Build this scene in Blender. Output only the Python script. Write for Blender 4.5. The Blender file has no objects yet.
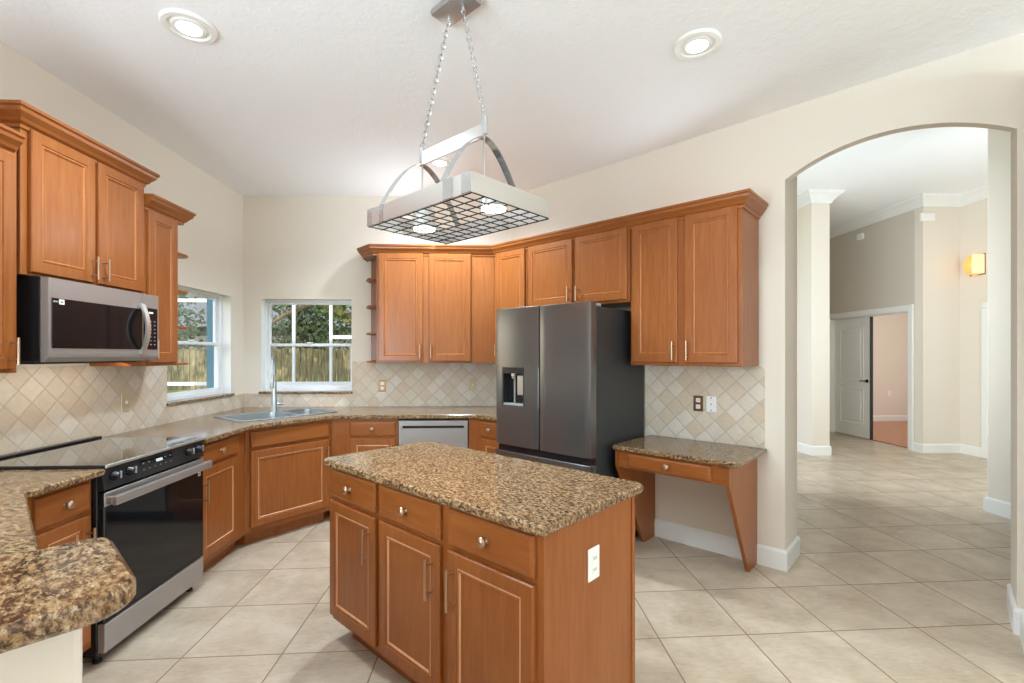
import bpy, bmesh, math, random
from mathutils import Vector, Matrix
from mathutils.geometry import tessellate_polygon

random.seed(7)
SC = bpy.context.scene
COL = SC.collection
R2 = math.sqrt(2.0)
PI = math.pi

# ------------------------------------------------------------------ camera
cam_d = bpy.data.cameras.new('camera')
cam = bpy.data.objects.new('camera', cam_d)
COL.objects.link(cam)
cam.location = (0, 0, 1.437)
cam.rotation_euler = (PI / 2, 0, -math.radians(2.486))
cam_d.sensor_fit = 'HORIZONTAL'
cam_d.sensor_width = 36.0
cam_d.lens = 475.7 / 1024 * 36.0
cam_d.shift_y = (354.7 - 341.5) / 1024
cam_d.clip_start = 0.05
SC.camera = cam

# ------------------------------------------------------------------ sky, sun, exposure
world = bpy.data.worlds.new('sky')
SC.world = world
world.use_nodes = True
wn = world.node_tree
wn.nodes.clear()
w_out = wn.nodes.new('ShaderNodeOutputWorld')
w_bg = wn.nodes.new('ShaderNodeBackground')
w_sky = wn.nodes.new('ShaderNodeTexSky')
w_sky.sky_type = 'NISHITA'
w_sky.sun_disc = False
w_sky.sun_elevation = math.radians(38)
w_sky.sun_rotation = math.radians(250)
w_bg.inputs['Strength'].default_value = 0.28
wn.links.new(w_sky.outputs[0], w_bg.inputs[0])
wn.links.new(w_bg.outputs[0], w_out.inputs[0])

vs = SC.view_settings
vs.view_transform = 'Standard'
vs.look = 'None'
vs.gamma = 1.0
vs.use_curve_mapping = False
vs.exposure = 0.52
SC.cycles.max_bounces = 10
SC.cycles.diffuse_bounces = 8
SC.cycles.glossy_bounces = 4
SC.cycles.transmission_bounces = 6
SC.cycles.caustics_reflective = False
SC.cycles.caustics_refractive = False
SC.cycles.sample_clamp_indirect = 6.0


def lamp(name, kind, loc, direction, energy, size=1.0, size_y=None, color=(1, 1, 1), parent=None, **kw):
    d = bpy.data.lights.new(name, kind)
    d.energy = energy
    d.color = color
    if kind == 'AREA':
        d.shape = 'RECTANGLE' if size_y else 'DISK'
        d.size = size
        if size_y:
            d.size_y = size_y
    elif kind == 'SUN':
        d.angle = size
    else:
        d.shadow_soft_size = size
    for k, v in kw.items():
        setattr(d, k, v)
    o = bpy.data.objects.new(name, d)
    COL.objects.link(o)
    o.location = loc
    o.rotation_euler = Vector(direction).to_track_quat('-Z', 'Y').to_euler()
    if parent:
        o.parent = parent
    return o


lamp('sun', 'SUN', (4, -8, 8), (-0.42, 0.74, -0.52), 3.0, 0.01, color=(1, 0.93, 0.8))
# unseen fill lamps added behind the camera, standing in for daylight from that room
lamp('fill_rear', 'AREA', (2.2, -4.3, 1.4), (0, 1, 4.0), 270, 4.4, 2.5, color=(0.70, 0.87, 1.0))
lamp('fill_side', 'AREA', (6.4, -2.6, 1.4), (-1, 0.35, 1.6), 180, 3.0, 2.4, color=(0.70, 0.87, 1.0))
lamp('fill_left', 'AREA', (-2.40, -.68, 1.6), (0.8, 1.0, 1.3), 120, 0.9, 2.0, color=(0.70, 0.87, 1.0))
# fill lamps added above the wall cabinets to even out ceiling and wall brightness
lamp('cabinet_top_fill', 'AREA', (-0.62, 4.62, 2.47), (-0.9, -0.55, 0.3), 5.5, 1.0, .12, color=(.72, .88, 1))
lamp('cabinet_top_fill', 'AREA', (1.42, 3.42, 2.47), (-1, -0.45, 0.10), 2.4, 1.0, .12, color=(.72, .88, 1))
# entry door glass in the hall, then added fill lamps
lamp('daylight_entry', 'AREA', (5.25, 1.5, 1.7), (0.12, 1, 0.8), 38, 0.95, 2.6, color=(0.80, 0.92, 1.0))
lamp('fill_hall_door', 'AREA', (2.9, 4.9, 1.8), (0.75, 0.66, 0.12), 46, 1.5, 2.0, color=(0.80, 0.92, 1.0))  # unseen fill lamp, added to brighten the double door and its wall
lamp('fill_hall', 'POINT', (5.6, 3.8, 2.5), (0, 0, -1), 24, 0.2, color=(0.80, 0.92, 1.0))  # unseen fill lamp, added to brighten the hall
lamp('fill_bedroom', 'AREA', (9.0, 7.3, 1.6), (-0.5, 1, 0.0), 22, 1.6, 1.6, color=(1.0, 0.98, 0.95))  # unseen fill lamp, added to light the room behind the door


# ------------------------------------------------------------------ node materials
class NT:
    def __init__(self, name):
        self.m = bpy.data.materials.new(name)
        self.m.use_nodes = True
        self.t = self.m.node_tree
        self.b = self.t.nodes['Principled BSDF']

    def n(self, typ, **kw):
        nd = self.t.nodes.new(typ)
        for k, v in kw.items():
            setattr(nd, k, v)
        return nd

    def put(self, sock, v):
        if isinstance(v, bpy.types.NodeSocket):
            self.t.links.new(v, sock)
        else:
            sock.default_value = v

    def math(self, op, a, b=0.0, c=0.0):
        nd = self.n('ShaderNodeMath', operation=op)
        self.put(nd.inputs[0], a)
        self.put(nd.inputs[1], b)
        self.put(nd.inputs[2], c)
        return nd.outputs[0]

    def obj(self):
        return self.n('ShaderNodeTexCoord').outputs['Object']

    def rnd_obj(self):
        """object coordinates shifted by a per-object random amount"""
        oi = self.n('ShaderNodeObjectInfo')
        k = self.math('MULTIPLY', oi.outputs['Random'], 37.0)
        va = self.n('ShaderNodeVectorMath', operation='ADD')
        self.put(va.inputs[0], self.obj())
        self.put(va.inputs[1], k)
        return va.outputs[0]

    def pos(self):
        return self.n('ShaderNodeNewGeometry').outputs['Position']

    def mapping(self, v, scale=(1, 1, 1), loc=(0, 0, 0), rot=(0, 0, 0)):
        nd = self.n('ShaderNodeMapping')
        self.put(nd.inputs['Vector'], v)
        nd.inputs['Scale'].default_value = scale
        nd.inputs['Location'].default_value = loc
        nd.inputs['Rotation'].default_value = rot
        return nd.outputs[0]

    def noise(self, v, scale, detail=3.0, rough=0.5, dist=0.0, out='Fac'):
        nd = self.n('ShaderNodeTexNoise')
        self.put(nd.inputs['Vector'], v)
        nd.inputs['Scale'].default_value = scale
        nd.inputs['Detail'].default_value = detail
        nd.inputs['Roughness'].default_value = rough
        nd.inputs['Distortion'].default_value = dist
        return nd.outputs[out]

    def voronoi(self, v, scale, feature='F1', out='Distance', rand=1.0):
        nd = self.n('ShaderNodeTexVoronoi', feature=feature)
        self.put(nd.inputs['Vector'], v)
        nd.inputs['Scale'].default_value = scale
        nd.inputs['Randomness'].default_value = rand
        return nd.outputs[out]

    def ramp(self, f, stops, interp='LINEAR'):
        nd = self.n('ShaderNodeValToRGB')
        nd.color_ramp.interpolation = interp
        e = nd.color_ramp.elements
        while len(e) < len(stops):
            e.new(0.5)
        for i, (p, c) in enumerate(stops):
            e[i].position = p
            e[i].color = (c[0], c[1], c[2], 1)
        self.put(nd.inputs[0], f)
        return nd.outputs[0]

    def mix(self, f, a, b, mode='MIX'):
        nd = self.n('ShaderNodeMix', data_type='RGBA', blend_type=mode)
        self.put(nd.inputs[0], f)
        for s, v in ((nd.inputs[6], a), (nd.inputs[7], b)):
            self.put(s, (v[0], v[1], v[2], 1) if isinstance(v, (tuple, list)) else v)
        return nd.outputs[2]

    def bump(self, h, strength=0.2, dist=0.01):
        nd = self.n('ShaderNodeBump')
        nd.inputs['Strength'].default_value = strength
        nd.inputs['Distance'].default_value = dist
        self.put(nd.inputs['Height'], h)
        self.put(self.b.inputs['Normal'], nd.outputs[0])

    def set(self, **kw):
        names = dict(color='Base Color', rough='Roughness', metal='Metallic', spec='Specular IOR Level', coat='Coat Weight',
                     coat_rough='Coat Roughness', emit='Emission Color', emit_s='Emission Strength', trans='Transmission Weight', ior='IOR',
                     alpha='Alpha', aniso='Anisotropic')
        for k, v in kw.items():
            s = self.b.inputs[names[k]]
            if isinstance(v, (tuple, list)) and len(v) == 3:
                v = (v[0], v[1], v[2], 1)
            self.put(s, v)
        return self.m


def srgb(r, g, b):
    f = lambda c: c / 255 / 12.92 if c / 255 <= 0.04045 else ((c / 255 + 0.055) / 1.055) ** 2.4
    return (f(r), f(g), f(b))


def plain(name, c, rough=0.5, metal=0.0, var=0.04, scale=9.0, **kw):
    k = NT(name)
    f = k.noise(k.rnd_obj(), scale, 3)
    lo = tuple(x * (1 - var) for x in c)
    hi = tuple(min(1, x * (1 + var)) for x in c)
    return k.set(color=k.mix(f, lo, hi), rough=rough, metal=metal, **kw)


def wood(name, axis, dark, mid, light, rough=0.34):
    k = NT(name)
    v = k.rnd_obj()
    st = [14, 14, 14]
    st[axis] = 1.1
    grain = k.noise(k.mapping(v, tuple(st)), 3.2, 6, 0.62, 0.6)
    st2 = [90, 90, 90]
    st2[axis] = 3
    fine = k.noise(k.mapping(v, tuple(st2)), 2.0, 2, 0.5)
    big = k.noise(v, 1.3, 2)
    f = k.math('ADD', k.math('MULTIPLY', grain, 0.62), k.math('ADD', k.math('MULTIPLY', fine, 0.18), k.math('MULTIPLY', big, 0.2)))
    c = k.ramp(f, [(0.30, dark), (0.5, mid), (0.72, light)])
    k.bump(fine, 0.03, 0.002)
    return k.set(color=c, rough=rough, coat=0.12, coat_rough=0.2, spec=0.28)


W_D, W_M, W_L = srgb(132, 71, 29), srgb(147, 85, 39), srgb(160, 99, 52)
M = {}
M['wood'] = wood('maple_upright', 2, W_D, W_M, W_L)
M['wood_h'] = wood('maple_across', 0, W_D, W_M, W_L)
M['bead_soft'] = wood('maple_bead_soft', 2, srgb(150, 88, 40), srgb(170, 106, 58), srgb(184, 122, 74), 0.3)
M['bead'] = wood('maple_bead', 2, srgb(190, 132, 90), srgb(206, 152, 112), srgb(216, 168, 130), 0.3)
M['wall'] = None
k = NT('wall_paint')
p = k.pos()
f = k.noise(p, 160, 3, 0.6)
k.bump(f, 0.06, 0.003)
M['wall'] = k.set(color=k.mix(k.noise(p, 0.8, 2), srgb(222, 213, 200), srgb(227, 218, 205)), rough=0.85, spec=0.2)
k = NT('ceiling_paint')
p = k.pos()
f = k.math('MULTIPLY', k.noise(p, 26, 4, 0.6, 1.2), k.noise(p, 9, 2))
k.bump(f, 0.4, 0.014)
M['ceiling'] = k.set(color=(0.90, 0.905, 0.91), rough=0.95, spec=0.1)
M['trim'] = plain('trim_paint', srgb(232, 232, 228), 0.4, var=0.01)
M['white'] = plain('white_plastic', srgb(236, 235, 230), 0.35, var=0.01)
M['vinyl'] = plain('white_vinyl', srgb(228, 231, 233), 0.4, var=0.02)

# floor: beige porcelain squares, light brown joints
k = NT('floor_tile')
p = k.pos()
sx = k.n('ShaderNodeSeparateXYZ')
k.put(sx.inputs[0], p)
X, Y = sx.outputs[0], sx.outputs[1]
U = k.math('DIVIDE', k.math('ADD', X, 0.078 + 46.3), 0.463)
V = k.math('DIVIDE', k.math('ADD', k.math('SUBTRACT', Y, k.math('MULTIPLY', X, 0.025)), 46.6 - 2.355), 0.466)
fu, fv = k.math('FRACT', U), k.math('FRACT', V)
du = k.math('MINIMUM', fu, k.math('SUBTRACT', 1.0, fu))
dv = k.math('MINIMUM', fv, k.math('SUBTRACT', 1.0, fv))
dd = k.math('MINIMUM', du, dv)
joint = k.math('LESS_THAN', dd, 0.0075)
cx = k.n('ShaderNodeCombineXYZ')
k.put(cx.inputs[0], k.math('FLOOR', U))
k.put(cx.inputs[1], k.math('FLOOR', V))
wnse = k.n('ShaderNodeTexWhiteNoise', noise_dimensions='2D')
k.put(wnse.inputs['Vector'], cx.outputs[0])
shift = k.n('ShaderNodeVectorMath', operation='MULTIPLY_ADD')
k.put(shift.inputs[0], wnse.outputs['Color'])
shift.inputs[1].default_value = (9, 9, 9)
k.put(shift.inputs[2], p)
cl = k.noise(shift.outputs[0], 3.4, 6, 0.62, 0.4)
fine = k.noise(k.mapping(shift.outputs[0], (1, 3, 1)), 22, 4, 0.6)
ff = k.math('ADD', k.math('MULTIPLY', cl, 0.75), k.math('MULTIPLY', fine, 0.25))
c = k.ramp(ff, [(0.32, srgb(166, 148, 125)), (0.5, srgb(191, 174, 152)), (0.68, srgb(210, 196, 175))])
c = k.mix(k.math('MULTIPLY', k.math('SUBTRACT', wnse.outputs['Value'], 0.5), 0.14), c, srgb(150, 130, 105))
c = k.mix(joint, c, srgb(140, 116, 92))
hgt = k.n('ShaderNodeMapRange')
k.put(hgt.inputs['Value'], dd)
hgt.inputs['From Max'].default_value = 0.012
k.bump(hgt.outputs[0], 0.35, 0.002)
M['floor'] = k.set(color=c, rough=k.math('ADD', 0.30, k.math('MULTIPLY', joint, 0.45)), spec=0.4)


def granite(name, s=1.0):
    k = NT(name)
    v = k.obj()
    d = k.noise(v, 14 * s, 3, out='Color')
    wv = k.n('ShaderNodeVectorMath', operation='MULTIPLY_ADD')
    k.put(wv.inputs[0], d)
    wv.inputs[1].default_value = (0.035, 0.035, 0.035)
    k.put(wv.inputs[2], v)
    v2 = k.mapping(wv.outputs[0], (0.75, 1.5, 1.0), rot=(0, 0, 0.35))
    a = k.noise(v2, 74 * s, 6, 0.74)
    base = k.ramp(a, [(0.37, srgb(46, 33, 23)), (0.44, srgb(88, 64, 42)), (0.51, srgb(136, 107, 75)), (0.59, srgb(168, 140, 104)),
                      (0.72, srgb(196, 175, 143))])
    b = k.noise(v, 190 * s, 3, 0.7)
    spots = k.ramp(b, [(0.60, (0, 0, 0)), (0.67, (0.85, 0.85, 0.85))])
    c = k.mix(spots, base, srgb(60, 47, 38))
    cr = k.noise(v2, 120 * s, 2, 0.6)
    pale = k.ramp(cr, [(0.60, (0, 0, 0)), (0.70, (0.55, 0.55, 0.55))])
    c = k.mix(pale, c, srgb(214, 198, 170))
    big = k.noise(v2, 15 * s, 3, 0.6)
    rust = k.ramp(big, [(0.48, (0, 0, 0)), (0.68, (0.45, 0.45, 0.45))])
    c = k.mix(rust, c, srgb(186, 150, 108), 'MULTIPLY')
    return k.set(color=c, rough=0.15, spec=0.5)


M['granite'] = granite('granite_speckled')
M['granite_bar'] = granite('granite_blotched', 0.8)


def tilework(name):
    """tumbled travertine squares laid on the diagonal; object X along the wall, Z up"""
    k = NT(name)
    v = k.obj()
    sx = k.n('ShaderNodeSeparateXYZ')
    k.put(sx.inputs[0], v)
    a, z = sx.outputs[0], sx.outputs[2]
    T = 0.104
    P_ = k.math('DIVIDE', k.math('ADD', k.math('ADD', a, z), 40 * T * R2), T * R2)
    Q_ = k.math('DIVIDE', k.math('ADD', k.math('SUBTRACT', a, z), 40 * T * R2), T * R2)
    fp, fq = k.math('FRACT', P_), k.math('FRACT', Q_)
    dp = k.math('MINIMUM', fp, k.math('SUBTRACT', 1.0, fp))
    dq = k.math('MINIMUM', fq, k.math('SUBTRACT', 1.0, fq))
    d_ = k.math('MINIMUM', dp, dq)
    wob = k.math('MULTIPLY', k.math('SUBTRACT', k.noise(v, 70, 2), 0.5), 0.03)
    d2 = k.math('ADD', d_, wob)
    joint = k.math('LESS_THAN', d2, 0.03)
    cx = k.n('ShaderNodeCombineXYZ')
    k.put(cx.inputs[0], k.math('FLOOR', P_))
    k.put(cx.inputs[1], k.math('FLOOR', Q_))
    wn_ = k.n('ShaderNodeTexWhiteNoise', noise_dimensions='2D')
    k.put(wn_.inputs['Vector'], cx.outputs[0])
    c = k.ramp(wn_.outputs['Value'], [(0.0, srgb(203, 184, 160)), (0.3, srgb(209, 194, 174)), (0.6, srgb(212, 200, 182)), (0.88, srgb(218, 209, 196)), (1.0, srgb(206, 188, 164))])
    c = k.mix(k.ramp(k.noise(v, 30, 6, 0.7), [(0.35, (0, 0, 0)), (0.6, (1, 1, 1))]), k.mix(0.85, (0.30, 0.24, 0.17), c), c)
    c = k.mix(joint, c, srgb(190, 176, 156))
    h = k.n('ShaderNodeMapRange')
    k.put(h.inputs['Value'], d2)
    h.inputs['From Min'].default_value = 0.02
    h.inputs['From Max'].default_value = 0.08
    k.bump(h.outputs[0], 0.5, 0.003)
    return k.set(color=c, rough=0.55, spec=0.35)


M['tile'] = tilework('travertine_diamond')


def steel(name, c, rough=0.28, axis=2, metal=1.0):
    k = NT(name)
    sc = [220, 220, 220]
    sc[axis] = 3
    f = k.noise(k.mapping(k.rnd_obj(), tuple(sc)), 1.0, 3, 0.6)
    k.bump(f, 0.03, 0.001)
    return k.set(color=k.mix(f, tuple(x * 0.93 for x in c), tuple(min(1, x * 1.06) for x in c)), rough=rough, metal=metal)


M['steel'] = steel('brushed_steel', srgb(168, 163, 159), 0.36, 0, 0.62)
M['steel_dark'] = steel('dark_brushed_steel', srgb(122, 120, 118), 0.25, 2, 0.78)
M['chrome'] = plain('chrome', (0.62, 0.63, 0.65), 0.14, 0.8, 0.01)
M['nickel'] = plain('satin_nickel', srgb(186, 156, 130), 0.32, 0.9, 0.02)
M['sinksteel'] = plain('sink_steel', srgb(172, 178, 180), 0.3, 0.85, 0.03)
M['alu'] = plain('satin_aluminium', srgb(214, 211, 207), 0.3, 0.85, 0.02)
M['brass'] = plain('antique_brass', srgb(122, 88, 54), 0.3, 0.8, 0.05)
M['almond'] = plain('almond_plastic', srgb(196, 180, 146), 0.35, 0.3, 0.02)
M['taupe'] = plain('taupe_paint', srgb(205, 197, 184), 0.85, 0, 0.01, spec=0.2)
M['black'] = plain('black_enamel', (0.012, 0.012, 0.013), 0.25, 0, 0.05)
M['blackmatte'] = plain('black_plastic', (0.014, 0.014, 0.015), 0.5, 0, 0.05)
M['glassblack'] = plain('black_glass', (0.008, 0.008, 0.009), 0.05, 0, 0.02, spec=0.28)
M['cooktop'] = plain('cooktop_glass', (0.02, 0.021, 0.022), 0.06, 0, 0.02, coat=1.0, coat_rough=0.03)
M['fridge_side'] = plain('fridge_side_grey', srgb(52, 53, 54), 0.45, 0.2, 0.03)
M['darkwire'] = plain('dark_wire', (0.02, 0.018, 0.016), 0.4, 0.5, 0.05)
M['grey'] = plain('grey_plastic', srgb(150, 152, 154), 0.4, 0, 0.03)
M['hole'] = plain('dark_slot', (0.02, 0.02, 0.02), 0.7, 0, 0.05)
M['teal'] = plain('teal_stucco', srgb(78, 122, 136), 0.7, 0, 0.04)
M['wallmark'] = plain('label_ink', srgb(150, 152, 150), 0.5, 0, 0.02)

k = NT('window_glass')
lw = k.n('ShaderNodeBsdfTransparent')
gl = k.n('ShaderNodeBsdfGlossy')
gl.inputs['Roughness'].default_value = 0.02
fr = k.n('ShaderNodeFresnel')
fr.inputs['IOR'].default_value = 1.35
mx = k.n('ShaderNodeMixShader')
k.put(mx.inputs[0], k.math('MULTIPLY', fr.outputs[0], k.math('SUBTRACT', 1.0, k.n('ShaderNodeNewGeometry').outputs['Backfacing'])))
k.t.links.new(lw.outputs[0], mx.inputs[1])
k.t.links.new(gl.outputs[0], mx.inputs[2])
k.t.links.new(mx.outputs[0], k.t.nodes['Material Output'].inputs[0])
M['glass'] = k.m

k = NT('lamp_glow')
M['glow'] = k.set(color=(1, 1, 1), emit=(1.0, 0.96, 0.9), emit_s=8.0)
k = NT('sconce_glow')
vv = k.voronoi(k.obj(), 60)
M['amber'] = k.set(color=srgb(240, 170, 90), emit=k.mix(vv, srgb(250, 160, 60), srgb(255, 200, 130)), emit_s=0.4, rough=0.5)
M['pale_glow'] = NT('pale_mica').set(color=srgb(245, 220, 170), emit=srgb(255, 225, 170), emit_s=0.3, rough=0.5)
k = NT('led_green')
M['led'] = k.set(color=(0.5, 0.6, 0.55), emit=(0.6, 0.75, 0.68), emit_s=0.35)

k = NT('oak_boards')
v = k.pos()
g = k.noise(k.mapping(v, (2, 12, 2)), 3, 5, 0.6)
M['boards'] = k.set(color=k.ramp(g, [(0.3, srgb(150, 88, 50)), (0.6, srgb(196, 130, 84))]), rough=0.3)

k = NT('lawn')
v = k.pos()
M['lawn'] = k.set(color=k.ramp(k.noise(v, 5, 6, 0.7), [(0.3, srgb(120, 130, 58)), (0.5, srgb(155, 165, 78)), (0.7, srgb(205, 200, 130))]), rough=0.95)
k = NT('weathered_picket')
v = k.rnd_obj()
g = k.noise(k.mapping(v, (10, 10, 1.2)), 3, 5, 0.6)
M['picket'] = k.set(color=k.ramp(g, [(0.3, srgb(96, 88, 66)), (0.6, srgb(150, 137, 104)), (0.75, srgb(196, 178, 132))]), rough=0.9)
k = NT('bark')
v = k.obj()
g = k.noise(k.mapping(v, (6, 6, 2)), 5, 6, 0.7)
M['bark'] = k.set(color=k.ramp(g, [(0.3, srgb(70, 58, 46)), (0.6, srgb(140, 120, 98)), (0.75, srgb(190, 170, 140))]), rough=0.95)
M['leaf'] = plain('leaves', srgb(108, 124, 66), 0.7, 0, 0.5, 3.0)
M['leaf_dark'] = plain('dark_leaves', srgb(70, 84, 50), 0.7, 0, 0.5, 3.0)
M['shingle'] = plain('grey_shingles', srgb(120, 119, 116), 0.9, 0, 0.2, 4)
M['stucco'] = plain('neighbour_stucco', srgb(122, 120, 113), 0.9, 0, 0.08, 2)


# ------------------------------------------------------------------ mesh builder
class MB:
    def __init__(self):
        self.v, self.f, self.mi, self.mats = [], [], [], []

    def slot(self, m):
        if m not in self.mats:
            self.mats.append(m)
        return self.mats.index(m)

    def add(self, vs_, fs, m):
        o = len(self.v)
        s = self.slot(m)
        self.v += [tuple(map(float, q)) for q in vs_]
        for f_ in fs:
            self.f.append(tuple(i + o for i in f_))
            self.mi.append(s)
        return self

    def box(self, x0, x1, y0, y1, z0, z1, m, bv=0.0):
        if x0 > x1: x0, x1 = x1, x0
        if y0 > y1: y0, y1 = y1, y0
        if z0 > z1: z0, z1 = z1, z0
        bv = min(bv, (x1 - x0) * .45, (y1 - y0) * .45, (z1 - z0) * .45)
        if bv <= 0:
            vs_ = [(x0, y0, z0), (x1, y0, z0), (x1, y1, z0), (x0, y1, z0), (x0, y0, z1), (x1, y0, z1), (x1, y1, z1), (x0, y1, z1)]
            fs = [(0, 3, 2, 1), (4, 5, 6, 7), (0, 1, 5, 4), (1, 2, 6, 5), (2, 3, 7, 6), (3, 0, 4, 7)]
            return self.add(vs_, fs, m)
        bm = bmesh.new()
        bmesh.ops.create_cube(bm, size=1.0)
        for q in bm.verts:
            q.co = Vector(((x0 + x1) / 2 + q.co.x * (x1 - x0), (y0 + y1) / 2 + q.co.y * (y1 - y0), (z0 + z1) / 2 + q.co.z * (z1 - z0)))
        bmesh.ops.bevel(bm, geom=bm.edges[:], offset=bv, segments=2 if bv > .004 else 1, affect='EDGES', profile=0.5)
        bm.verts.index_update()
        self.add([q.co for q in bm.verts], [[q.index for q in f_.verts] for f_ in bm.faces], m)
        bm.free()
        return self

    def prism(self, poly, z0, z1, m, holes=(), edge=0.0, axes='xy', edge_m=None):
        """extrude a plan polygon (with holes) from z0 to z1; edge eases the outer rim; axes says which two axes the plan lies in"""
        def mp(a, b, c):
            return {'xy': (a, b, c), 'xz': (a, c, b), 'yz': (c, a, b)}[axes]
        area = sum(poly[i][0] * poly[(i + 1) % len(poly)][1] - poly[(i + 1) % len(poly)][0] * poly[i][1] for i in range(len(poly)))
        if area < 0:
            poly = poly[::-1]
        loops = [poly] + [list(h) for h in holes]
        if edge > 0:
            inn = offset_poly(poly, -edge)
        else:
            inn = poly
        for zz, flip in ((z1, False), (z0, True)):
            lp = [[Vector((a, b, 0)) for a, b in (inn if i == 0 else l)] for i, l in enumerate(loops)]
            flat = [q for l in lp for q in l]
            tris = tessellate_polygon(lp)
            fs = []
            for t in tris:
                a, b, c_ = (flat[i] for i in t)
                ccw = (b - a).cross(c_ - a).z > 0
                t = t if ccw else (t[0], t[2], t[1])
                fs.append(t if not flip else (t[0], t[2], t[1]))
            self.add([mp(q.x, q.y, zz) for q in flat], fs, m)
        levels = [(inn, z0), (poly, z0 + edge), (poly, z1 - edge), (inn, z1)] if edge > 0 else [(poly, z0), (poly, z1)]
        n = len(poly)
        for (pa, za), (pb, zb) in zip(levels, levels[1:]):
            self.add([mp(a, b, za) for a, b in pa] + [mp(a, b, zb) for a, b in pb],
                     [(i, (i + 1) % n, n + (i + 1) % n, n + i) for i in range(n)], edge_m or m)
        for h in holes:
            h = list(h)
            n = len(h)
            self.add([mp(a, b, z0) for a, b in h] + [mp(a, b, z1) for a, b in h],
                     [(i, n + i, n + (i + 1) % n, (i + 1) % n) for i in range(n)], m)
        return self

    def tube(self, pts, r, m, seg=8, closed=False, caps=True, r_list=None):
        pts = [Vector(p_) for p_ in pts]
        n = len(pts)
        vs_, fs = [], []
        prev = None
        for i, p_ in enumerate(pts):
            if closed:
                t = (pts[(i + 1) % n] - pts[i - 1]).normalized()
            else:
                t = (pts[min(i + 1, n - 1)] - pts[max(i - 1, 0)]).normalized()
            if prev is None:
                a = t.orthogonal().normalized()
            else:
                a = (prev - t * prev.dot(t))
                a = a.normalized() if a.length > 1e-6 else t.orthogonal().normalized()
            prev = a
            b = t.cross(a)
            rr = r_list[i] if r_list else r
            for j in range(seg):
                an = 2 * PI * j / seg
                vs_.append(p_ + (a * math.cos(an) + b * math.sin(an)) * rr)
        rings = n if closed else n - 1
        for i in range(rings):
            i2 = (i + 1) % n
            for j in range(seg):
                j2 = (j + 1) % seg
                fs.append((i * seg + j, i * seg + j2, i2 * seg + j2, i2 * seg + j))
        if caps and not closed:
            fs.append(tuple(range(seg))[::-1])
            fs.append(tuple((n - 1) * seg + j for j in range(seg)))
        return self.add(vs_, fs, m)

    def lathe(self, prof, origin, axis, m, seg=20):
        """prof: (radius, distance along axis)"""
        ax = Vector(axis).normalized()
        a = ax.orthogonal().normalized()
        b = ax.cross(a)
        o = Vector(origin)
        vs_, fs = [], []
        for r, h in prof:
            for j in range(seg):
                an = 2 * PI * j / seg
                vs_.append(o + ax * h + (a * math.cos(an) + b * math.sin(an)) * max(r, 1e-5))
        for i in range(len(prof) - 1):
            for j in range(seg):
                j2 = (j + 1) % seg
                fs.append((i * seg + j, i * seg + j2, (i + 1) * seg + j2, (i + 1) * seg + j))
        fs.append(tuple(range(seg))[::-1])
        fs.append(tuple((len(prof) - 1) * seg + j for j in range(seg)))
        return self.add(vs_, fs, m)

    def strip(self, pts, w, th, wdir, m):
        """a flat bar following pts, w wide along wdir, th thick"""
        pts = [Vector(p_) for p_ in pts]
        wd = Vector(wdir).normalized()
        vs_, fs = [], []
        n = len(pts)
        for i, p_ in enumerate(pts):
            t = (pts[min(i + 1, n - 1)] - pts[max(i - 1, 0)]).normalized()
            nn = t.cross(wd).normalized()
            for a, b in ((-1, -1), (1, -1), (1, 1), (-1, 1)):
                vs_.append(p_ + wd * a * w / 2 + nn * b * th / 2)
        for i in range(n - 1):
            for j in range(4):
                j2 = (j + 1) % 4
                fs.append((i * 4 + j, (i + 1) * 4 + j, (i + 1) * 4 + j2, i * 4 + j2))
        fs += [(0, 1, 2, 3), tuple((n - 1) * 4 + j for j in (3, 2, 1, 0))]
        return self.add(vs_, fs, m)

    def rings(self, u0, u1, z0, z1, vf, steps, m, bead=None, bead_at=()):
        """a panelled front in the u-z plane facing -v: steps = (inset, depth behind the front); closed behind by the first ring"""
        vs_, fs, mm = [], [], []
        for ins, d in steps:
            vs_ += [(u0 + ins, vf + d, z0 + ins), (u1 - ins, vf + d, z0 + ins), (u1 - ins, vf + d, z1 - ins), (u0 + ins, vf + d, z1 - ins)]
        self_m = []
        o = len(self.v)
        self.v += vs_
        sm, sb = self.slot(m), (self.slot(bead) if bead else 0)
        self.f.append((o + 3, o + 2, o + 1, o))
        self.mi.append(sm)
        for i in range(len(steps) - 1):
            for j in range(4):
                j2 = (j + 1) % 4
                self.f.append((o + i * 4 + j, o + i * 4 + j2, o + i * 4 + 4 + j2, o + i * 4 + 4 + j))
                self.mi.append(sb if bead and i in bead_at else sm)
        l = o + (len(steps) - 1) * 4
        self.f.append((l, l + 1, l + 2, l + 3))
        self.mi.append(sm)
        return self

    def sweep(self, path, prof, m, i0=0, i1=None):
        """prof (out, z) swept along a plan path, out to the right of travel; i0..i1 keeps a stretch of it with its mitred ends"""
        n = len(path)
        offs = []
        P_ = [Vector(q) for q in path]
        for i in range(n):
            d0 = (P_[i] - P_[i - 1]).normalized() if i > 0 else None
            d1 = (P_[i + 1] - P_[i]).normalized() if i < n - 1 else None
            if d0 is None: d0 = d1
            if d1 is None: d1 = d0
            n0, n1 = Vector((d0.y, -d0.x)), Vector((d1.y, -d1.x))
            b = (n0 + n1).normalized()
            offs.append(b / max(0.3, b.dot(n0)))
        vs_, fs = [], []
        kk = len(prof)
        i1 = n - 1 if i1 is None else i1
        P_, offs = P_[i0:i1 + 1], offs[i0:i1 + 1]
        n = len(P_)
        for p_, o in zip(P_, offs):
            for a, z in prof:
                q = p_ + o * a
                vs_.append((q.x, q.y, z))
        for i in range(n - 1):
            for j in range(kk):
                j2 = (j + 1) % kk
                fs.append((i * kk + j, i * kk + j2, (i + 1) * kk + j2, (i + 1) * kk + j))
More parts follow.
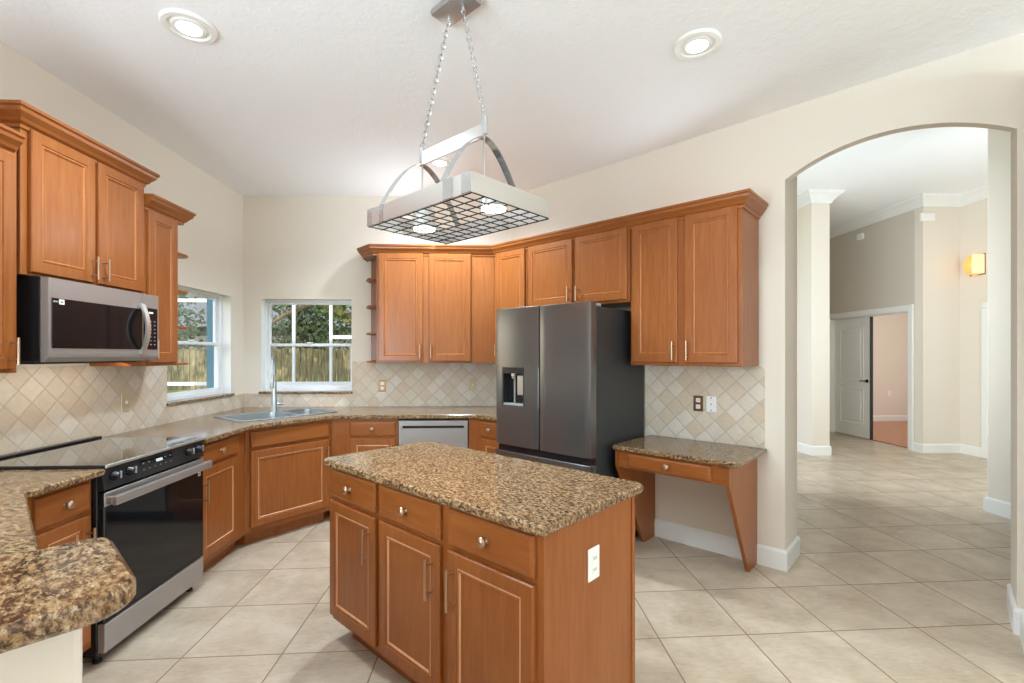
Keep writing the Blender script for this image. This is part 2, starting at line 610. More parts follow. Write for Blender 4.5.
        fs += [tuple(range(kk))[::-1], tuple((n - 1) * kk + j for j in range(kk))]
        return self.add(vs_, fs, m)

    def make(self, name, parent=None, off=(0, 0, 0), smooth=None):
        me = bpy.data.meshes.new(name)
        me.from_pydata([(a - off[0], b - off[1], c_ - off[2]) for a, b, c_ in self.v], [], self.f)
        for m in self.mats:
            me.materials.append(M[m] if isinstance(m, str) else m)
        me.polygons.foreach_set('material_index', self.mi)
        bm = bmesh.new()
        bm.from_mesh(me)
        bmesh.ops.remove_doubles(bm, verts=bm.verts, dist=1e-5)
        bmesh.ops.recalc_face_normals(bm, faces=bm.faces)
        bm.to_mesh(me)
        bm.free()
        o = bpy.data.objects.new(name, me)
        COL.objects.link(o)
        if parent:
            o.parent = parent
        if smooth:
            me.polygons.foreach_set('use_smooth', [True] * len(me.polygons))
            try:
                me.set_sharp_from_angle(angle=math.radians(smooth))
            except Exception:
                pass
        return o


def offset_poly(poly, d):
    n = len(poly)
    out = []
    for i in range(n):
        p0, p1, p2 = Vector(poly[i - 1]), Vector(poly[i]), Vector(poly[(i + 1) % n])
        a, b = (p1 - p0).normalized(), (p2 - p1).normalized()
        na, nb = Vector((a.y, -a.x)), Vector((b.y, -b.x))
        m = (na + nb)
        m = m.normalized() if m.length > 1e-6 else na
        q = p1 + m * (d / max(0.35, m.dot(na)))
        out.append((q.x, q.y))
    return out


def round_rect(x0, x1, y0, y1, r, seg=4):
    """r: one radius or four (x0y0, x1y0, x1y1, x0y1)"""
    rs = r if isinstance(r, (tuple, list)) else (r,) * 4
    out = []
    for (cx_, cy_, a0), q in zip(((x0, y0, PI), (x1, y0, 1.5 * PI), (x1, y1, 0), (x0, y1, .5 * PI)), rs):
        mx_ = cx_ + (q if cx_ == x0 else -q)
        my_ = cy_ + (q if cy_ == y0 else -q)
        if q <= 0:
            out.append((cx_, cy_))
            continue
        for i in range(seg + 1):
            a = a0 + .5 * PI * i / seg
            out.append((mx_ + q * math.cos(a), my_ + q * math.sin(a)))
    return out


def xy(s, t):
    return ((s + t) / R2, (s - t) / R2)


class Frame:
    """a plan frame: u to the right along a front, v back into the wall"""
    def __init__(self, x, y, deg):
        self.o = Vector((x, y))
        self.a = math.radians(deg)

    def pt(self, u, v=0.0):
        c_, s_ = math.cos(self.a), math.sin(self.a)
        return (self.o.x + u * c_ - v * s_, self.o.y + u * s_ + v * c_)

    def inv(self, x, y):
        c_, s_ = math.cos(self.a), math.sin(self.a)
        dx, dy = x - self.o.x, y - self.o.y
        return (dx * c_ + dy * s_, -dx * s_ + dy * c_)


WORLD = Frame(0, 0, 0)
OFF = {}


def tag(o, label, cat, group=None):
    o['label'] = label
    o['category'] = cat
    if group:
        o['group'] = group
    return o


def thing(name, label, cat, fr=WORLD, u=0.0, v=0.0, z=0.0, group=None):
    o = bpy.data.objects.new(name, None)
    o.empty_display_size = 0.1
    COL.objects.link(o)
    a = fr.pt(u, v)
    o.location = (a[0], a[1], z)
    o.rotation_euler = (0, 0, fr.a)
    tag(o, label, cat, group)
    OFF[o.name] = (u, v, z)
    return o


def part(root, name, mb, parent=None, smooth=None, label=None):
    o = mb.make(name, parent or root, OFF[root.name], smooth)
    if label:
        o['label'] = label
    return o


def struct(name, mb, fr=WORLD, smooth=None, parent=None):
    o = mb.make(name, parent, (0, 0, 0), smooth)
    if parent is None:
        o.location = (fr.o.x, fr.o.y, 0)
        o.rotation_euler = (0, 0, fr.a)
        o['kind'] = 'structure'
    return o


# frames of the runs
F_LU = Frame(-2.13, 0, 90)            # wall cabinets, left wall
F_LB = Frame(-1.83, 0, 90)            # base cabinets, left wall
F_RG = Frame(-1.78, 0, 90)            # range front
F_BU = Frame(0, 4.50, 0)              # wall cabinets, window wall
F_BB = Frame(0, 4.165, 0)             # base cabinets, window wall
F_DU = Frame(*xy(3.20, 0), -45)       # wall cabinets, refrigerator wall
F_DB = Frame(*xy(2.863, 0), -45)      # base cabinet beside the refrigerator
F_FR = Frame(*xy(2.748, 0), -45)      # refrigerator front
F_IS = Frame(*xy(1.167, 0), -45)      # island front
F_S = Frame(0, 0, -45)                # u = t, v = s
XL, YB, SW = -2.46, 4.83, 3.56        # left wall, window wall, refrigerator wall
WX = SW * R2 - YB                     # corner of the last two
CORNER = (WX, YB)


def ceil_z(x):
    return 3.01 + (x + 2.46) * 0.0145


# ------------------------------------------------------------------ the setting
mb = MB()
mb.box(-4.0, 12, -5.0, 12.0, -0.12, 0.0, 'floor')
floor = struct('floor', mb)

plan = [(-2.62, -4.62), (7.4, -4.62), (7.4, -2.2), xy(3.60, 5.4), xy(3.60, -3.30), (WX, 4.99), (-2.62, 4.99)]
mb = MB()
top = len(plan)
vs_ = [(x, y, ceil_z(x)) for x, y in plan] + [(x, y, ceil_z(x) + 0.12) for x, y in plan]
mb.add(vs_, [tuple(range(top))[::-1], tuple(range(top, 2 * top))] + [(i, (i + 1) % top, top + (i + 1) % top, top + i) for i in range(top)], 'ceiling')
struct('ceiling', mb)

# left wall with its window opening (u = Y, v = depth outward)
F_WL = Frame(XL, 0, 90)
WY0, WY1, WZ0, WZ1 = 3.71, 4.61, 1.05, 1.99
mb = MB()
mb.prism([(-0.2, 0), (4.83, 0), (4.83, 3.16), (-0.2, 3.16)], 0, 0.15, 'wall', holes=[[(WY0, WZ0), (WY0, WZ1), (WY1, WZ1), (WY1, WZ0)]], axes='xz')
mb.box(-4.5, -1.15, 0, .15, 0, 3.16, 'wall')
mb.box(-1.15, -0.2, 0, .15, 0, .5, 'wall')
mb.box(-1.15, -0.2, 0, .15, 2.7, 3.16, 'wall')
struct('wall_left', mb, F_WL)
BX0, BX1 = -2.285, -1.395
F_WB = Frame(0, YB, 0)
mb = MB()
mb.prism([(-2.61, 0), (WX + .1, 0), (WX + .1, 3.2), (-2.61, 3.2)], 0, 0.15, 'wall', holes=[[(BX0, WZ0), (BX0, WZ1), (BX1, WZ1), (BX1, WZ0)]], axes='xz')
struct('wall_back', mb, F_WB)

# refrigerator wall with the arch (u = t, v from s = SW)
F_WR = Frame(*xy(SW, 0), -45)
T0, T1, ZS, ZR = -0.80, 0.262, 2.60, 0.155
half = (T1 - T0) / 2
rad = (half * half + ZR * ZR) / (2 * ZR)
cz = ZS + ZR - rad
tc = (T0 + T1) / 2
a0 = math.asin(half / rad)
arch = [(tc + rad * math.sin(a), cz + rad * math.cos(a)) for a in [a0 - 2 * a0 * i / 28 for i in range(29)]]
t_back = (WX - YB) / R2
outline = [(t_back, 0), (T0, 0)] + arch[::-1] + [(T1, 0), (5.6, 0), (5.6, 3.9), (t_back, 3.9)]
mb = MB()
mb.prism(outline, 0, 0.07, 'wall', axes='xz')
mb.box(t_back, T0, 0.07, 0.345, 0, 3.9, 'wall')
mb.box(T1, 5.6, 0.07, 0.345, 0, 3.9, 'wall')
struct('wall_right', mb, F_WR)
mb = MB()
mb.box(.285, .41, -.42, -0.001, 0, 2.86, 'wall', .02)
struct('wall_partition', mb, F_WR)
# walls of the family room behind the camera, with openings for the added daylight lamps
mb = MB()
mb.box(-2.6, -1.3, -4.65, -4.5, 0, 3.3, 'wall')
mb.box(4.5, 7.4, -4.65, -4.5, 0, 3.3, 'wall')
mb.box(-1.3, 4.5, -4.65, -4.5, 2.8, 3.3, 'wall')
struct('wall_rear', mb)
mb = MB()
mb.box(XL, 1.4, -1.45, -1.3, 0, 3.3, 'wall')
struct('wall_shade_block', mb)  # unseen wall, added to shade the half wall from the rear lamp
mb = MB()
mb.box(6.6, 6.75, -4.5, -4.1, 0, 3.3, 'wall')
mb.box(6.6, 6.75, -1.2, -.9, 0, 3.3, 'wall')
mb.box(6.6, 6.75, -4.1, -1.2, 2.75, 3.3, 'wall')
struct('wall_side', mb)

# peninsula half wall under the raised bar
mb = MB()
mb.box(-1.245, -1.045, -1.25, .10, 0, 1.034, 'wall', .012)
struct('wall_peninsula', mb, F_S)

# hall beyond the arch
mb = MB()
mb.prism([xy(3.66, -4.2), xy(3.66, 5.4), (11.5, 1.0), (11.5, 11.5), (-.5, 11.5), (-.5, 6.0)], 3.75, 3.85, 'ceiling')
struct('ceiling_hall', mb)
mb = MB()
mb.prism([(4.567, 6.6), (4.833, 6.6), (4.833, 11.0), (4.567, 11.0)], 0, 3.75, 'wall', edge=.0)
struct('wall_hall_pier', mb)
mb = MB()
mb.prism([(6.82, 0), (6.91, 0), (6.91, 2.10), (8.575, 2.10), (8.575, 0), (11.0, 0), (11.0, 3.75), (6.82, 3.75)], 6.30, 6.44, 'taupe', axes='yz')
struct('wall_hall_bedroom', mb)
mb = MB()
mb.box(6.30, 7.0, 6.68, 6.82, 0, 3.75, 'wall')
struct('wall_hall_end', mb)
mb = MB()
mb.prism([(6.68, 0), (6.68, 3.75), (1.2, 3.75), (1.2, 0), (5.40, 0), (5.40, 2.09), (6.28, 2.09), (6.28, 0)], 6.86, 7.0, 'wall', axes='yz')
struct('wall_hall_side', mb)
mb = MB()
mb.box(4.55, 4.72, 1.2, 4.18, 0, 3.75, 'wall', .015)
struct('wall_hall_near', mb)
mb = MB()
mb.box(4.55, 7.0, 1.05, 1.19, 0, 3.75, 'wall')
struct('wall_hall_sun_block', mb)  # unseen wall, added to keep the sun off the hall floor
mb = MB()
mb.box(4.9, 9.2, 9.87, 10.0, 0, 3.2, 'wall')
mb.box(9.1, 9.2, 8.1, 10.0, 0, 3.2, 'wall')
struct('wall_bedroom', mb)
mb = MB()
mb.box(6.44, 9.2, 6.82, 10.0, 2.75, 2.85, 'ceiling')
struct('ceiling_bedroom', mb)
mb = MB()
mb.box(6.40, 9.2, 6.82, 9.87, 0.0, 0.012, 'boards')
struct('floor_bedroom', mb)
mb = MB()
mb.box(6.86, 6.98, 5.40, 6.28, 0, 2.09, 'trim')
struct('door_2', mb)

# hall crown moulding
crown = [(0, 3.60), (.02, 3.60), (.03, 3.63), (.08, 3.69), (.12, 3.72), (.13, 3.75), (0, 3.75)]
mb = MB()
mb.sweep([(4.567, 10.5), (4.567, 6.6), (4.833, 6.6), (4.833, 10.5)], crown, 'trim')
struct('trim_1', mb)
mb = MB()
mb.sweep([(6.30, 10.5), (6.30, 6.68), (6.86, 6.68), (6.86, 3.0)], crown, 'trim')
struct('trim_2', mb)

BASE = [(0, 0), (.016, 0), (.016, .118), (.011, .128), (.004, .135), (0, .135)]


def base(name, path):
    mb = MB()
    mb.sweep(path, BASE, 'trim')
    struct(name, mb)


S_ = lambda s, t: xy(s, t)
base('baseboard_right', [S_(SW, -1.79), S_(SW, T0), S_(SW + .345, T0), S_(SW + .345, T0 - .6)])
base('baseboard_arch', [S_(SW + .345, T1 + .3), S_(SW + .345, T1), S_(SW, T1), S_(SW, .285), S_(SW - .42, .285)])
base('baseboard_hall_pier', [(4.567, 10.5), (4.567, 6.6), (4.833, 6.6), (4.833, 10.5)])
base('baseboard_hall_end', [(6.30, 6.83), (6.30, 6.68), (6.86, 6.68), (6.86, 6.36)])
base('baseboard_hall_near', [(4.72, 4.18), (4.55, 4.18), (4.55, 1.3)])
base('baseboard_bedroom', [(6.5, 9.87), (9.1, 9.87)])
# the return along Y = 4.18 runs the other way round the pier, so keep the near wall's own direction

# door casings
mb = MB()
for y0, y1, z0, z1 in ((6.83, 6.915, 0, 2.0995), (8.57, 8.655, 0, 2.0995), (6.83, 8.655, 2.10, 2.19)):
    mb.box(6.275, 6.30, y0, y1, z0, z1, 'trim', .005)
mb.box(6.3005, 6.44, 6.8955, 6.911, 0, 2.084, 'trim')
mb.box(6.3005, 6.44, 8.574, 8.5895, 0, 2.084, 'trim')
mb.box(6.3005, 6.44, 6.896, 8.589, 2.0845, 2.0993, 'trim')
struct('trim_3', mb)
mb = MB()
mb.box(6.835, 6.86, 6.27, 6.355, 0, 2.0795, 'trim', .005)
mb.box(6.835, 6.86, 5.33, 6.355, 2.08, 2.16, 'trim', .005)
struct('trim_4', mb)

# closed leaf of the double door
F_DR = Frame(6.375, 8.57, -90)      # u runs towards -Y, front faces -X
d1 = bpy.data.objects.new('door_1', None)
COL.objects.link(d1)
d1.location = (6.375, 8.57, 0)
d1.rotation_euler = (0, 0, -PI / 2)
d1['kind'] = 'structure'
mb = MB()
mb.box(0, .82, 0, .04, .012, 2.08, 'trim')
for z0, z1 in ((.22, .86), (.98, 1.92)):
    mb.rings(.13, .69, z0, z1, -.006, [(0, .008), (.006, 0), (.02, .002), (.035, .010), (.07, .004), (.075, .0)], 'trim')
mb.make('door_leaf', d1)
mb = MB()
mb.box(.822, .836, -.004, .044, .012, 2.08, 'blackmatte')
mb.make('closing_edge_strip', d1)  # thin dark strip along the closing edge of the leaf
mb = MB()
mb.lathe([(.03, 0), (.03, .008), (.012, .012), (.011, .045)], (.765, -.001, .99), (0, -1, 0), 'darkwire', 14)
mb.tube([(.765, -.045, .99), (.72, -.05, .992), (.66, -.047, .985)], .009, 'darkwire')
mb.make('door_handle', d1, smooth=40)

# tiled splashbacks
mb = MB()
mb.box(.9, WY0 - .005, -.012, 0, .905, 1.372, 'tile')
mb.box(WY0 - .005, 4.83, -.012, 0, .905, 1.052, 'tile')
struct('wall_left_splashback', mb, F_WL)
mb = MB()
mb.box(XL + .012, BX1 + .005, -.012, 0, .905, 1.052, 'tile')
mb.box(BX1 + .005, WX - .01, -.012, 0, .905, 1.372, 'tile')
struct('wall_back_splashback', mb, F_WB)
mb = MB()
mb.prism(round_rect(-1.80, -.922, .801, 1.3595, (0, 0, .035, 0)), -.012, 0, 'tile', axes='xz')
mb.prism([(-2.72, .905), (-1.81, .905), (-1.81, 1.3595), (t_back + .02, 1.3595), (t_back + .02, .905)], -.012, 0, 'tile', axes='xz')
struct('wall_right_splashback', mb, F_WR)


# ------------------------------------------------------------------ windows
def window(name, fr, u0, u1, z0, z1, teal=False):
    e = bpy.data.objects.new(name, None)
    COL.objects.link(e)
    a = fr.pt(0, 0)
    e.location = (a[0], a[1], 0)
    e.rotation_euler = (0, 0, fr.a)
    e['kind'] = 'structure'
    mb = MB()
    d0, d1_ = .085, .148
    w = .016
    mb.box(u0, u0 + w, d0, d1_, z0, z1, 'vinyl')
    mb.box(u1 - w, u1, d0, d1_, z0, z1, 'vinyl')
    mb.box(u0 + w, u1 - w, d0, d1_, z1 - w, z1, 'vinyl')
    mb.box(u0 + w, u1 - w, d0, d1_, z0, z0 + .05, 'vinyl')
    mb.make('window_frame', e)
    zm = (z0 + z1) / 2 + .015
    for nm, a0_, a1_, dd0, sw in (('lower_sash', z0 + .05, zm + .016, d0 + .008, .026), ('upper_sash', zm - .016, z1 - w, d0 + .036, .022)):
        mb = MB()
        x0, x1 = u0 + w, u1 - w
        mb.box(x0, x0 + sw, dd0, dd0 + .026, a0_, a1_, 'vinyl', .003)
        mb.box(x1 - sw, x1, dd0, dd0 + .026, a0_, a1_, 'vinyl', .003)
        mb.box(x0 + sw, x1 - sw, dd0, dd0 + .026, a0_, a0_ + .030, 'vinyl', .003)
        mb.box(x0 + sw, x1 - sw, dd0, dd0 + .026, a1_ - .026, a1_, 'vinyl', .003)
        s = mb.make(nm, e)
        g = MB()
        g.box(x0 + sw - .004, x1 - sw + .004, dd0 + .011, dd0 + .015, a0_ + .025, a1_ - .02, 'glass')
        g.make('pane', s)
    mb = MB()
    mb.box((u0 + u1) / 2 - .03, (u0 + u1) / 2 + .03, d0 - .006, d0 + .01, zm + .016, zm + .028, 'vinyl', .003)
    mb.make('sash_lock', e)
    mb = MB()
    mb.box(u0 - .012, u1 + .012, -.03, .085, z0 - .0, z0 + .022, 'granite', .004)
    mb.make('window_sill', e)
    # painted reveals
    mb = MB()
    mb.box(u0 - .001, u0 + .004, 0, .085, z0 + .022, z1, 'trim')
    mb.box(u1 - .004, u1 + .001, 0, .085, z0 + .022, z1, 'trim')
    mb.make('window_reveal', e)
    if teal:
        mb = MB()
        mb.box(u1 + .001, u1 + .10, .151, .225, z0 - .1, z1 + .1, 'teal')
        mb.make('window_outer_reveal', e)
    return e


window('window_1', F_WL, WY0, WY1, WZ0, WZ1, True)
window('window_2', F_WB, BX0, BX1, WZ0, WZ1)

# ------------------------------------------------------------------ cabinet builders
DOOR = [(0, .020), (0, .005), (.004, 0), (.050, 0), (.0535, .005), (.0585, .002), (.0635, .002), (.069, .009)]
FRONT = [(0, .020), (0, .008), (.003, .004), (.013, 0)]


def bar_pull(mb, u, z0, z1, v, m='nickel', horiz=False):
    r = .0055
    mb.tube([(u, v - .034, z0), (u, v - .034, z1)], r, m, 10)
    for z in (z0 + .022, z1 - .022):
        mb.tube([(u, v, z), (u, v - .034, z)], .0042, m, 8)


def knob(mb, u, z, v, m='nickel'):
    mb.lathe([(.011, 0), (.008, .004), (.007, .014), (.0165, .018), (.019, .023), (.016, .029), (.007, .033)], (u, v, z), (0, -1, 0), m, 16)


def door(root, u0, u1, z0, z1, handle=None):
    up = root.name.startswith('upper')
    mb = MB()
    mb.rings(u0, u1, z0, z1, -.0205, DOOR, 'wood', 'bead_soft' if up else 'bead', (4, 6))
    d = part(root, 'door', mb)
    if handle:
        hb = MB()
        bar_pull(hb, handle[0], handle[1], handle[2], -.0205)
        part(root, 'handle', hb, d, 40)
    return d


def drawer(root, u0, u1, z0, z1, knob_at=None, name='drawer'):
    mb = MB()
    mb.rings(u0, u1, z0, z1, -.0205, FRONT, 'wood_h')
    d = part(root, name, mb)
    if knob_at is not None:
        kb = MB()
        knob(kb, knob_at, (z0 + z1) / 2, -.0205)
        part(root, 'knob', kb, d, 50)
    return d


GAP = .003
UPPERS = 'stained maple wall cabinets'
BASES = 'stained maple base cabinets'
CROWN_P = [(0, -.045), (.008, -.045), (.010, -.030), (.022, -.020), (.030, -.006), (.048, .014), (.052, .030), (.060, .036), (.060, .050), (0, .050)]


def crown_prof(z):
    return [(a, z + b) for a, b in CROWN_P]


# ---- left wall, wall cabinets
c = thing('upper_cabinet', 'maple wall cabinet left of the microwave, cut off by the picture edge', 'cabinet', F_LU, 1.50, 0, 1.356, UPPERS)
mb = MB(); mb.box(1.50, 2.232, 0, .322, 1.356, 2.37, 'wood', .002); part(c, 'carcass', mb)
door(c, 1.515, 1.855, 1.372, 2.325, (1.83, 1.40, 1.53))
door(c, 1.872, 2.205, 1.372, 2.325, (2.182, 1.392, 1.512))
mb = MB(); mb.sweep([(1.40, 0), (2.210, 0)], crown_prof(2.365), 'wood_h'); part(c, 'crown', mb)

c = thing('upper_cabinet', 'short two-door maple wall cabinet above the microwave, set higher than its neighbours', 'cabinet', F_LU, 2.247, 0, 1.803, UPPERS)
mb = MB(); mb.box(2.247, 3.010, 0, .322, 1.803, 2.53, 'wood', .002); part(c, 'carcass', mb)
door(c, 2.280, 2.632, 1.818, 2.475, (2.608, 1.835, 1.955))
door(c, 2.656, 2.990, 1.818, 2.475, (2.680, 1.835, 1.955))
mb = MB(); mb.sweep([(2.247, .322), (2.247, 0), (3.008, 0), (3.008, .322)], crown_prof(2.51), 'wood_h'); part(c, 'crown', mb)

c = thing('upper_cabinet', 'narrow one-door maple wall cabinet with open end shelves beside the left window', 'cabinet', F_LU, 3.012, 0, 1.366, UPPERS)
mb = MB(); mb.box(3.012, 3.325, 0, .322, 1.366, 2.375, 'wood', .002); part(c, 'carcass', mb)
door(c, 3.034, 3.302, 1.385, 2.33, (3.062, 1.41, 1.53))
for z in (1.366, 1.615, 1.865, 2.12):
    mb = MB()
    mb.prism([(3.326, .004), (3.43, .004), (3.462, .012), (3.484, .034), (3.492, .07), (3.492, .322), (3.326, .322)], z, z + .018, 'wood_h', edge=.004)
    part(c, 'shelf', mb)
mb = MB(); mb.sweep([(3.0085, 0), (3.372, 0), (3.372, .322)], crown_prof(2.375), 'wood_h')
mb.prism([(3.326, 0), (3.372, 0), (3.372, .322), (3.326, .322)], 2.33, 2.375, 'wood_h')
part(c, 'crown', mb)

# ---- window wall and refrigerator wall, wall cabinets
CF = (3.20 * R2 - 4.50, 4.50)        # where the two fronts meet
CROWN_PATH = [(-1.235, YB - .012), (-1.235, 4.66), (-1.10, 4.50), CF, xy(3.20, -2.746), xy(3.20, -1.740), xy(3.20, -.957), xy(SW - .012, -.957)]


def run_crown(root, fr, i0, i1):
    mb = MB()
    mb.sweep([fr.inv(*p_) for p_ in CROWN_PATH], crown_prof(2.41), 'wood_h', i0, i1)
    if i0 == 0:
        mb.prism([fr.inv(*p_) for p_ in ((-1.235, YB - .012), (-1.235, 4.66), (-1.10, 4.50), (-1.0755, 4.50), (-1.0755, YB - .012))], 2.375, 2.43, 'wood_h')
    part(root, 'crown', mb)


c = thing('upper_cabinet', 'two-door maple wall cabinet with open end shelves right of the back window', 'cabinet', F_BU, -1.075, 0, 1.36, UPPERS)
lw_ = lambda x, y: F_BU.inv(x, y)
wc = lw_(*CORNER)
mb = MB()
mb.box(-1.075, -.172, 0, .318, 1.36, 2.41, 'wood', .002)
mb.prism([(-.1719, 0), lw_(*CF), (wc[0] - .012, .318), (-.1719, .318)], 1.36, 2.41, 'wood')
part(c, 'carcass', mb)
door(c, -1.05, -.641, 1.377, 2.385, (-.664, 1.40, 1.53))
door(c, -.585, -.192, 1.377, 2.385, (-.562, 1.40, 1.53))
for z in (1.36, 1.63, 1.89, 2.15):
    mb = MB()
    mb.prism([(-1.076, .03), (-1.076, .318), (-1.225, .318), (-1.222, .20), (-1.18, .09), (-1.12, .04)], z, z + .018, 'wood_h', edge=.004)
    part(c, 'shelf', mb)
mb = MB(); mb.box(-1.20, -1.0765, .306, .318, 1.37, 2.38, 'wood'); part(c, 'back_panel', mb)
run_crown(c, F_BU, 0, 3)

c = thing('upper_cabinet', 'narrow maple wall cabinet in the corner behind the refrigerator', 'cabinet', F_DU, -3.16, 0, 1.36, UPPERS)
li = lambda p_: F_DU.inv(*p_)
mb = MB()
mb.prism([(li(CF)[0] + .004, 0), (-2.748, 0), (-2.748, .348), (li(CORNER)[0] + .016, .348)], 1.36, 2.41, 'wood')
part(c, 'carcass', mb)
door(c, -3.125, -2.768, 1.377, 2.385, (-3.10, 1.42, 1.54))
run_crown(c, F_DU, 3, 4)

c = thing('upper_cabinet', 'short two-door maple wall cabinet above the refrigerator', 'cabinet', F_DU, -2.744, 0, 1.83, UPPERS)
mb = MB(); mb.box(-2.744, -1.742, 0, .348, 1.83, 2.41, 'wood', .002); part(c, 'carcass', mb)
door(c, -2.724, -2.258, 1.85, 2.385, (-2.283, 1.87, 1.99))
door(c, -2.226, -1.762, 1.85, 2.385, (-2.20, 1.87, 1.99))
run_crown(c, F_DU, 4, 5)

c = thing('upper_cabinet', 'tall two-door maple wall cabinet above the desk nook', 'cabinet', F_DU, -1.738, 0, 1.36, UPPERS)
mb = MB(); mb.box(-1.738, -.957, 0, .348, 1.36, 2.41, 'wood', .004); part(c, 'carcass', mb)
door(c, -1.715, -1.376, 1.383, 2.385, (-1.40, 1.40, 1.53))
door(c, -1.325, -.985, 1.383, 2.385, (-1.30, 1.40, 1.53))
run_crown(c, F_DU, 5, 7)

# ---- base cabinets
def carcass(root, poly, toe, z1=.884, m='wood'):
    mb = MB()
    mb.prism(poly, .10, z1, m)
    mb.prism(toe, 0, .10, m)
    return part(root, 'carcass', mb)


c = thing('base_cabinet', 'narrow maple drawer and door cabinet left of the range', 'cabinet', F_LB, 1.94, 0, 0, BASES)
carcass(c, [(1.94, 0), (2.258, 0), (2.258, .61), (1.94, .61)], [(1.94, .07), (2.258, .07), (2.258, .61), (1.94, .61)])
drawer(c, 1.975, 2.235, .735, .860, 2.105)
door(c, 1.975, 2.235, .14, .712, (2.21, .52, .66))

c = thing('base_cabinet', 'maple drawer and door cabinet between the range and the corner sink', 'cabinet', F_LB, 3.03, 0, 0, BASES)
carcass(c, [(3.03, 0), (3.612, 0), (3.612, .61), (3.03, .61)], [(3.03, .07), (3.612, .07), (3.612, .61), (3.03, .61)])
drawer(c, 3.05, 3.492, .735, .860, 3.27)
door(c, 3.05, 3.492, .14, .712, (3.072, .50, .64))

PA, PB = Vector((-1.83, 3.618)), Vector((-1.381, 4.165))
ang = math.degrees(math.atan2(PB.y - PA.y, PB.x - PA.x))
F_SK = Frame(PA.x, PA.y, ang)
LEN = (PB - PA).length
c = thing('base_cabinet', 'diagonal maple corner cabinet under the sink with a plain false drawer', 'cabinet', F_SK, 0, 0, 0, BASES)
q = lambda x, y: F_SK.inv(x, y)
carcass(c, [(0, 0), (LEN, 0), q(-1.384, 4.80), q(-2.43, 4.80), q(-2.43, 3.618)],
        [(.03, .07), (LEN - .03, .07), q(-1.45, 4.80), q(-2.43, 4.80), q(-2.43, 3.66)], .70)
mb = MB(); mb.box(0.001, LEN - .001, 0.0, .02, .6995, .884, 'wood'); part(c, 'top_rail', mb)
drawer(c, .035, LEN - .03, .735, .860, None, 'false_drawer')
door(c, .035, LEN - .03, .14, .712, (LEN - .055, .52, .66))

c = thing('base_cabinet', 'maple drawer and door cabinet left of the dishwasher', 'cabinet', F_BB, -1.378, 0, 0, BASES)
carcass(c, [(-1.378, 0), (-.808, 0), (-.808, .635), (-1.378, .635)], [(-1.39, .07), (-.808, .07), (-.808, .635), (-1.378, .635)])
drawer(c, -1.218, -.832, .735, .860, -1.025)
door(c, -1.218, -.832, .14, .712, (-.86, .52, .66))

PCc = xy(2.863, -3.027)
c = thing('base_cabinet', 'angled maple drawer cabinet between the dishwasher and the refrigerator', 'cabinet', F_DB, -3.02, 0, 0, BASES)
q = lambda x, y: F_DB.inv(x, y)
PJ = (2.863 * R2 - 4.165, 4.165)
carcass(c, [q(-.198, 4.165), q(*PJ), (-2.725, 0), (-2.725, .675), q(WX - .02, YB - .03), q(-.198, 4.80)],
        [q(-.198, 4.235), q(PJ[0] + .02, 4.235), (-2.725, .07), (-2.725, .675), q(WX - .02, YB - .03), q(-.198, 4.80)])
drawer(c, q(*PJ)[0] + .05, -2.745, .735, .860, (q(*PJ)[0] - 2.70) / 2)
door(c, q(*PJ)[0] + .05, -2.745, .14, .712, (-2.77, .52, .66))

c = thing('base_cabinet', 'maple peninsula cabinet mostly hidden under the raised bar', 'cabinet', F_S, -2.25, .04, 0, BASES)
mb = MB()
mb.box(-2.25, -1.25, -.55, .04, .10, .884, 'wood', .002)
mb.box(-2.25, -1.25, -.55, -.03, 0, .10, 'blackmatte')
part(c, 'carcass', mb)

# ---- countertops
A_, B_ = (-1.76, 3.603), (-1.364, 4.125)
PK = (2.823 * R2 - 4.125, 4.125)
top_poly = [(-1.76, 3.028), A_, B_, PK, xy(2.823, -2.722), xy(SW - .014, -2.722), (WX - .012, YB - .014), (XL + .014, YB - .014), (XL + .014, 3.028)]
SKC = Vector((-1.850, 4.215))
F_SINK = Frame(SKC.x, SKC.y, 50)
SW_, SD_ = .84, .54
hole = [F_SINK.pt(a, b) for a, b in ((-.405, -.255), (.405, -.255), (.405, .255), (-.405, .255))]
mb = MB()
mb.prism(top_poly, .8855, .92, 'granite', holes=[hole], edge=.006)
o = mb.make('countertop')
tag(o, 'speckled granite worktop running from the range round the sink corner to the refrigerator', 'countertop')

mb = MB()
i1 = xy(.083, -1.2455)
i2 = xy(-.60, -1.2455)
inner = (-1.765, .083 * R2 + 1.765)
mb.prism([(XL + .014, 2.256), (-1.765, 2.256), inner, i1, i2, (XL + .014, i2[1])], .8855, .915, 'granite_bar', edge=.006)
o = mb.make('countertop')
tag(o, 'lower granite worktop left of the range, behind the raised bar', 'countertop')

F_BAR = Frame(*xy(.15, -1.1), -45)
mb = MB()
mb.prism(round_rect(-.170, .168, -1.35, .012, (0, 0, .075, .035), 6), 1.0345, 1.07, 'granite_bar', edge=.008)
o = mb.make('bar_top')
o.location = (F_BAR.o.x, F_BAR.o.y, 0)
o.rotation_euler = (0, 0, F_BAR.a)
tag(o, 'raised granite bar slab with rounded corners in the near left foreground', 'countertop')

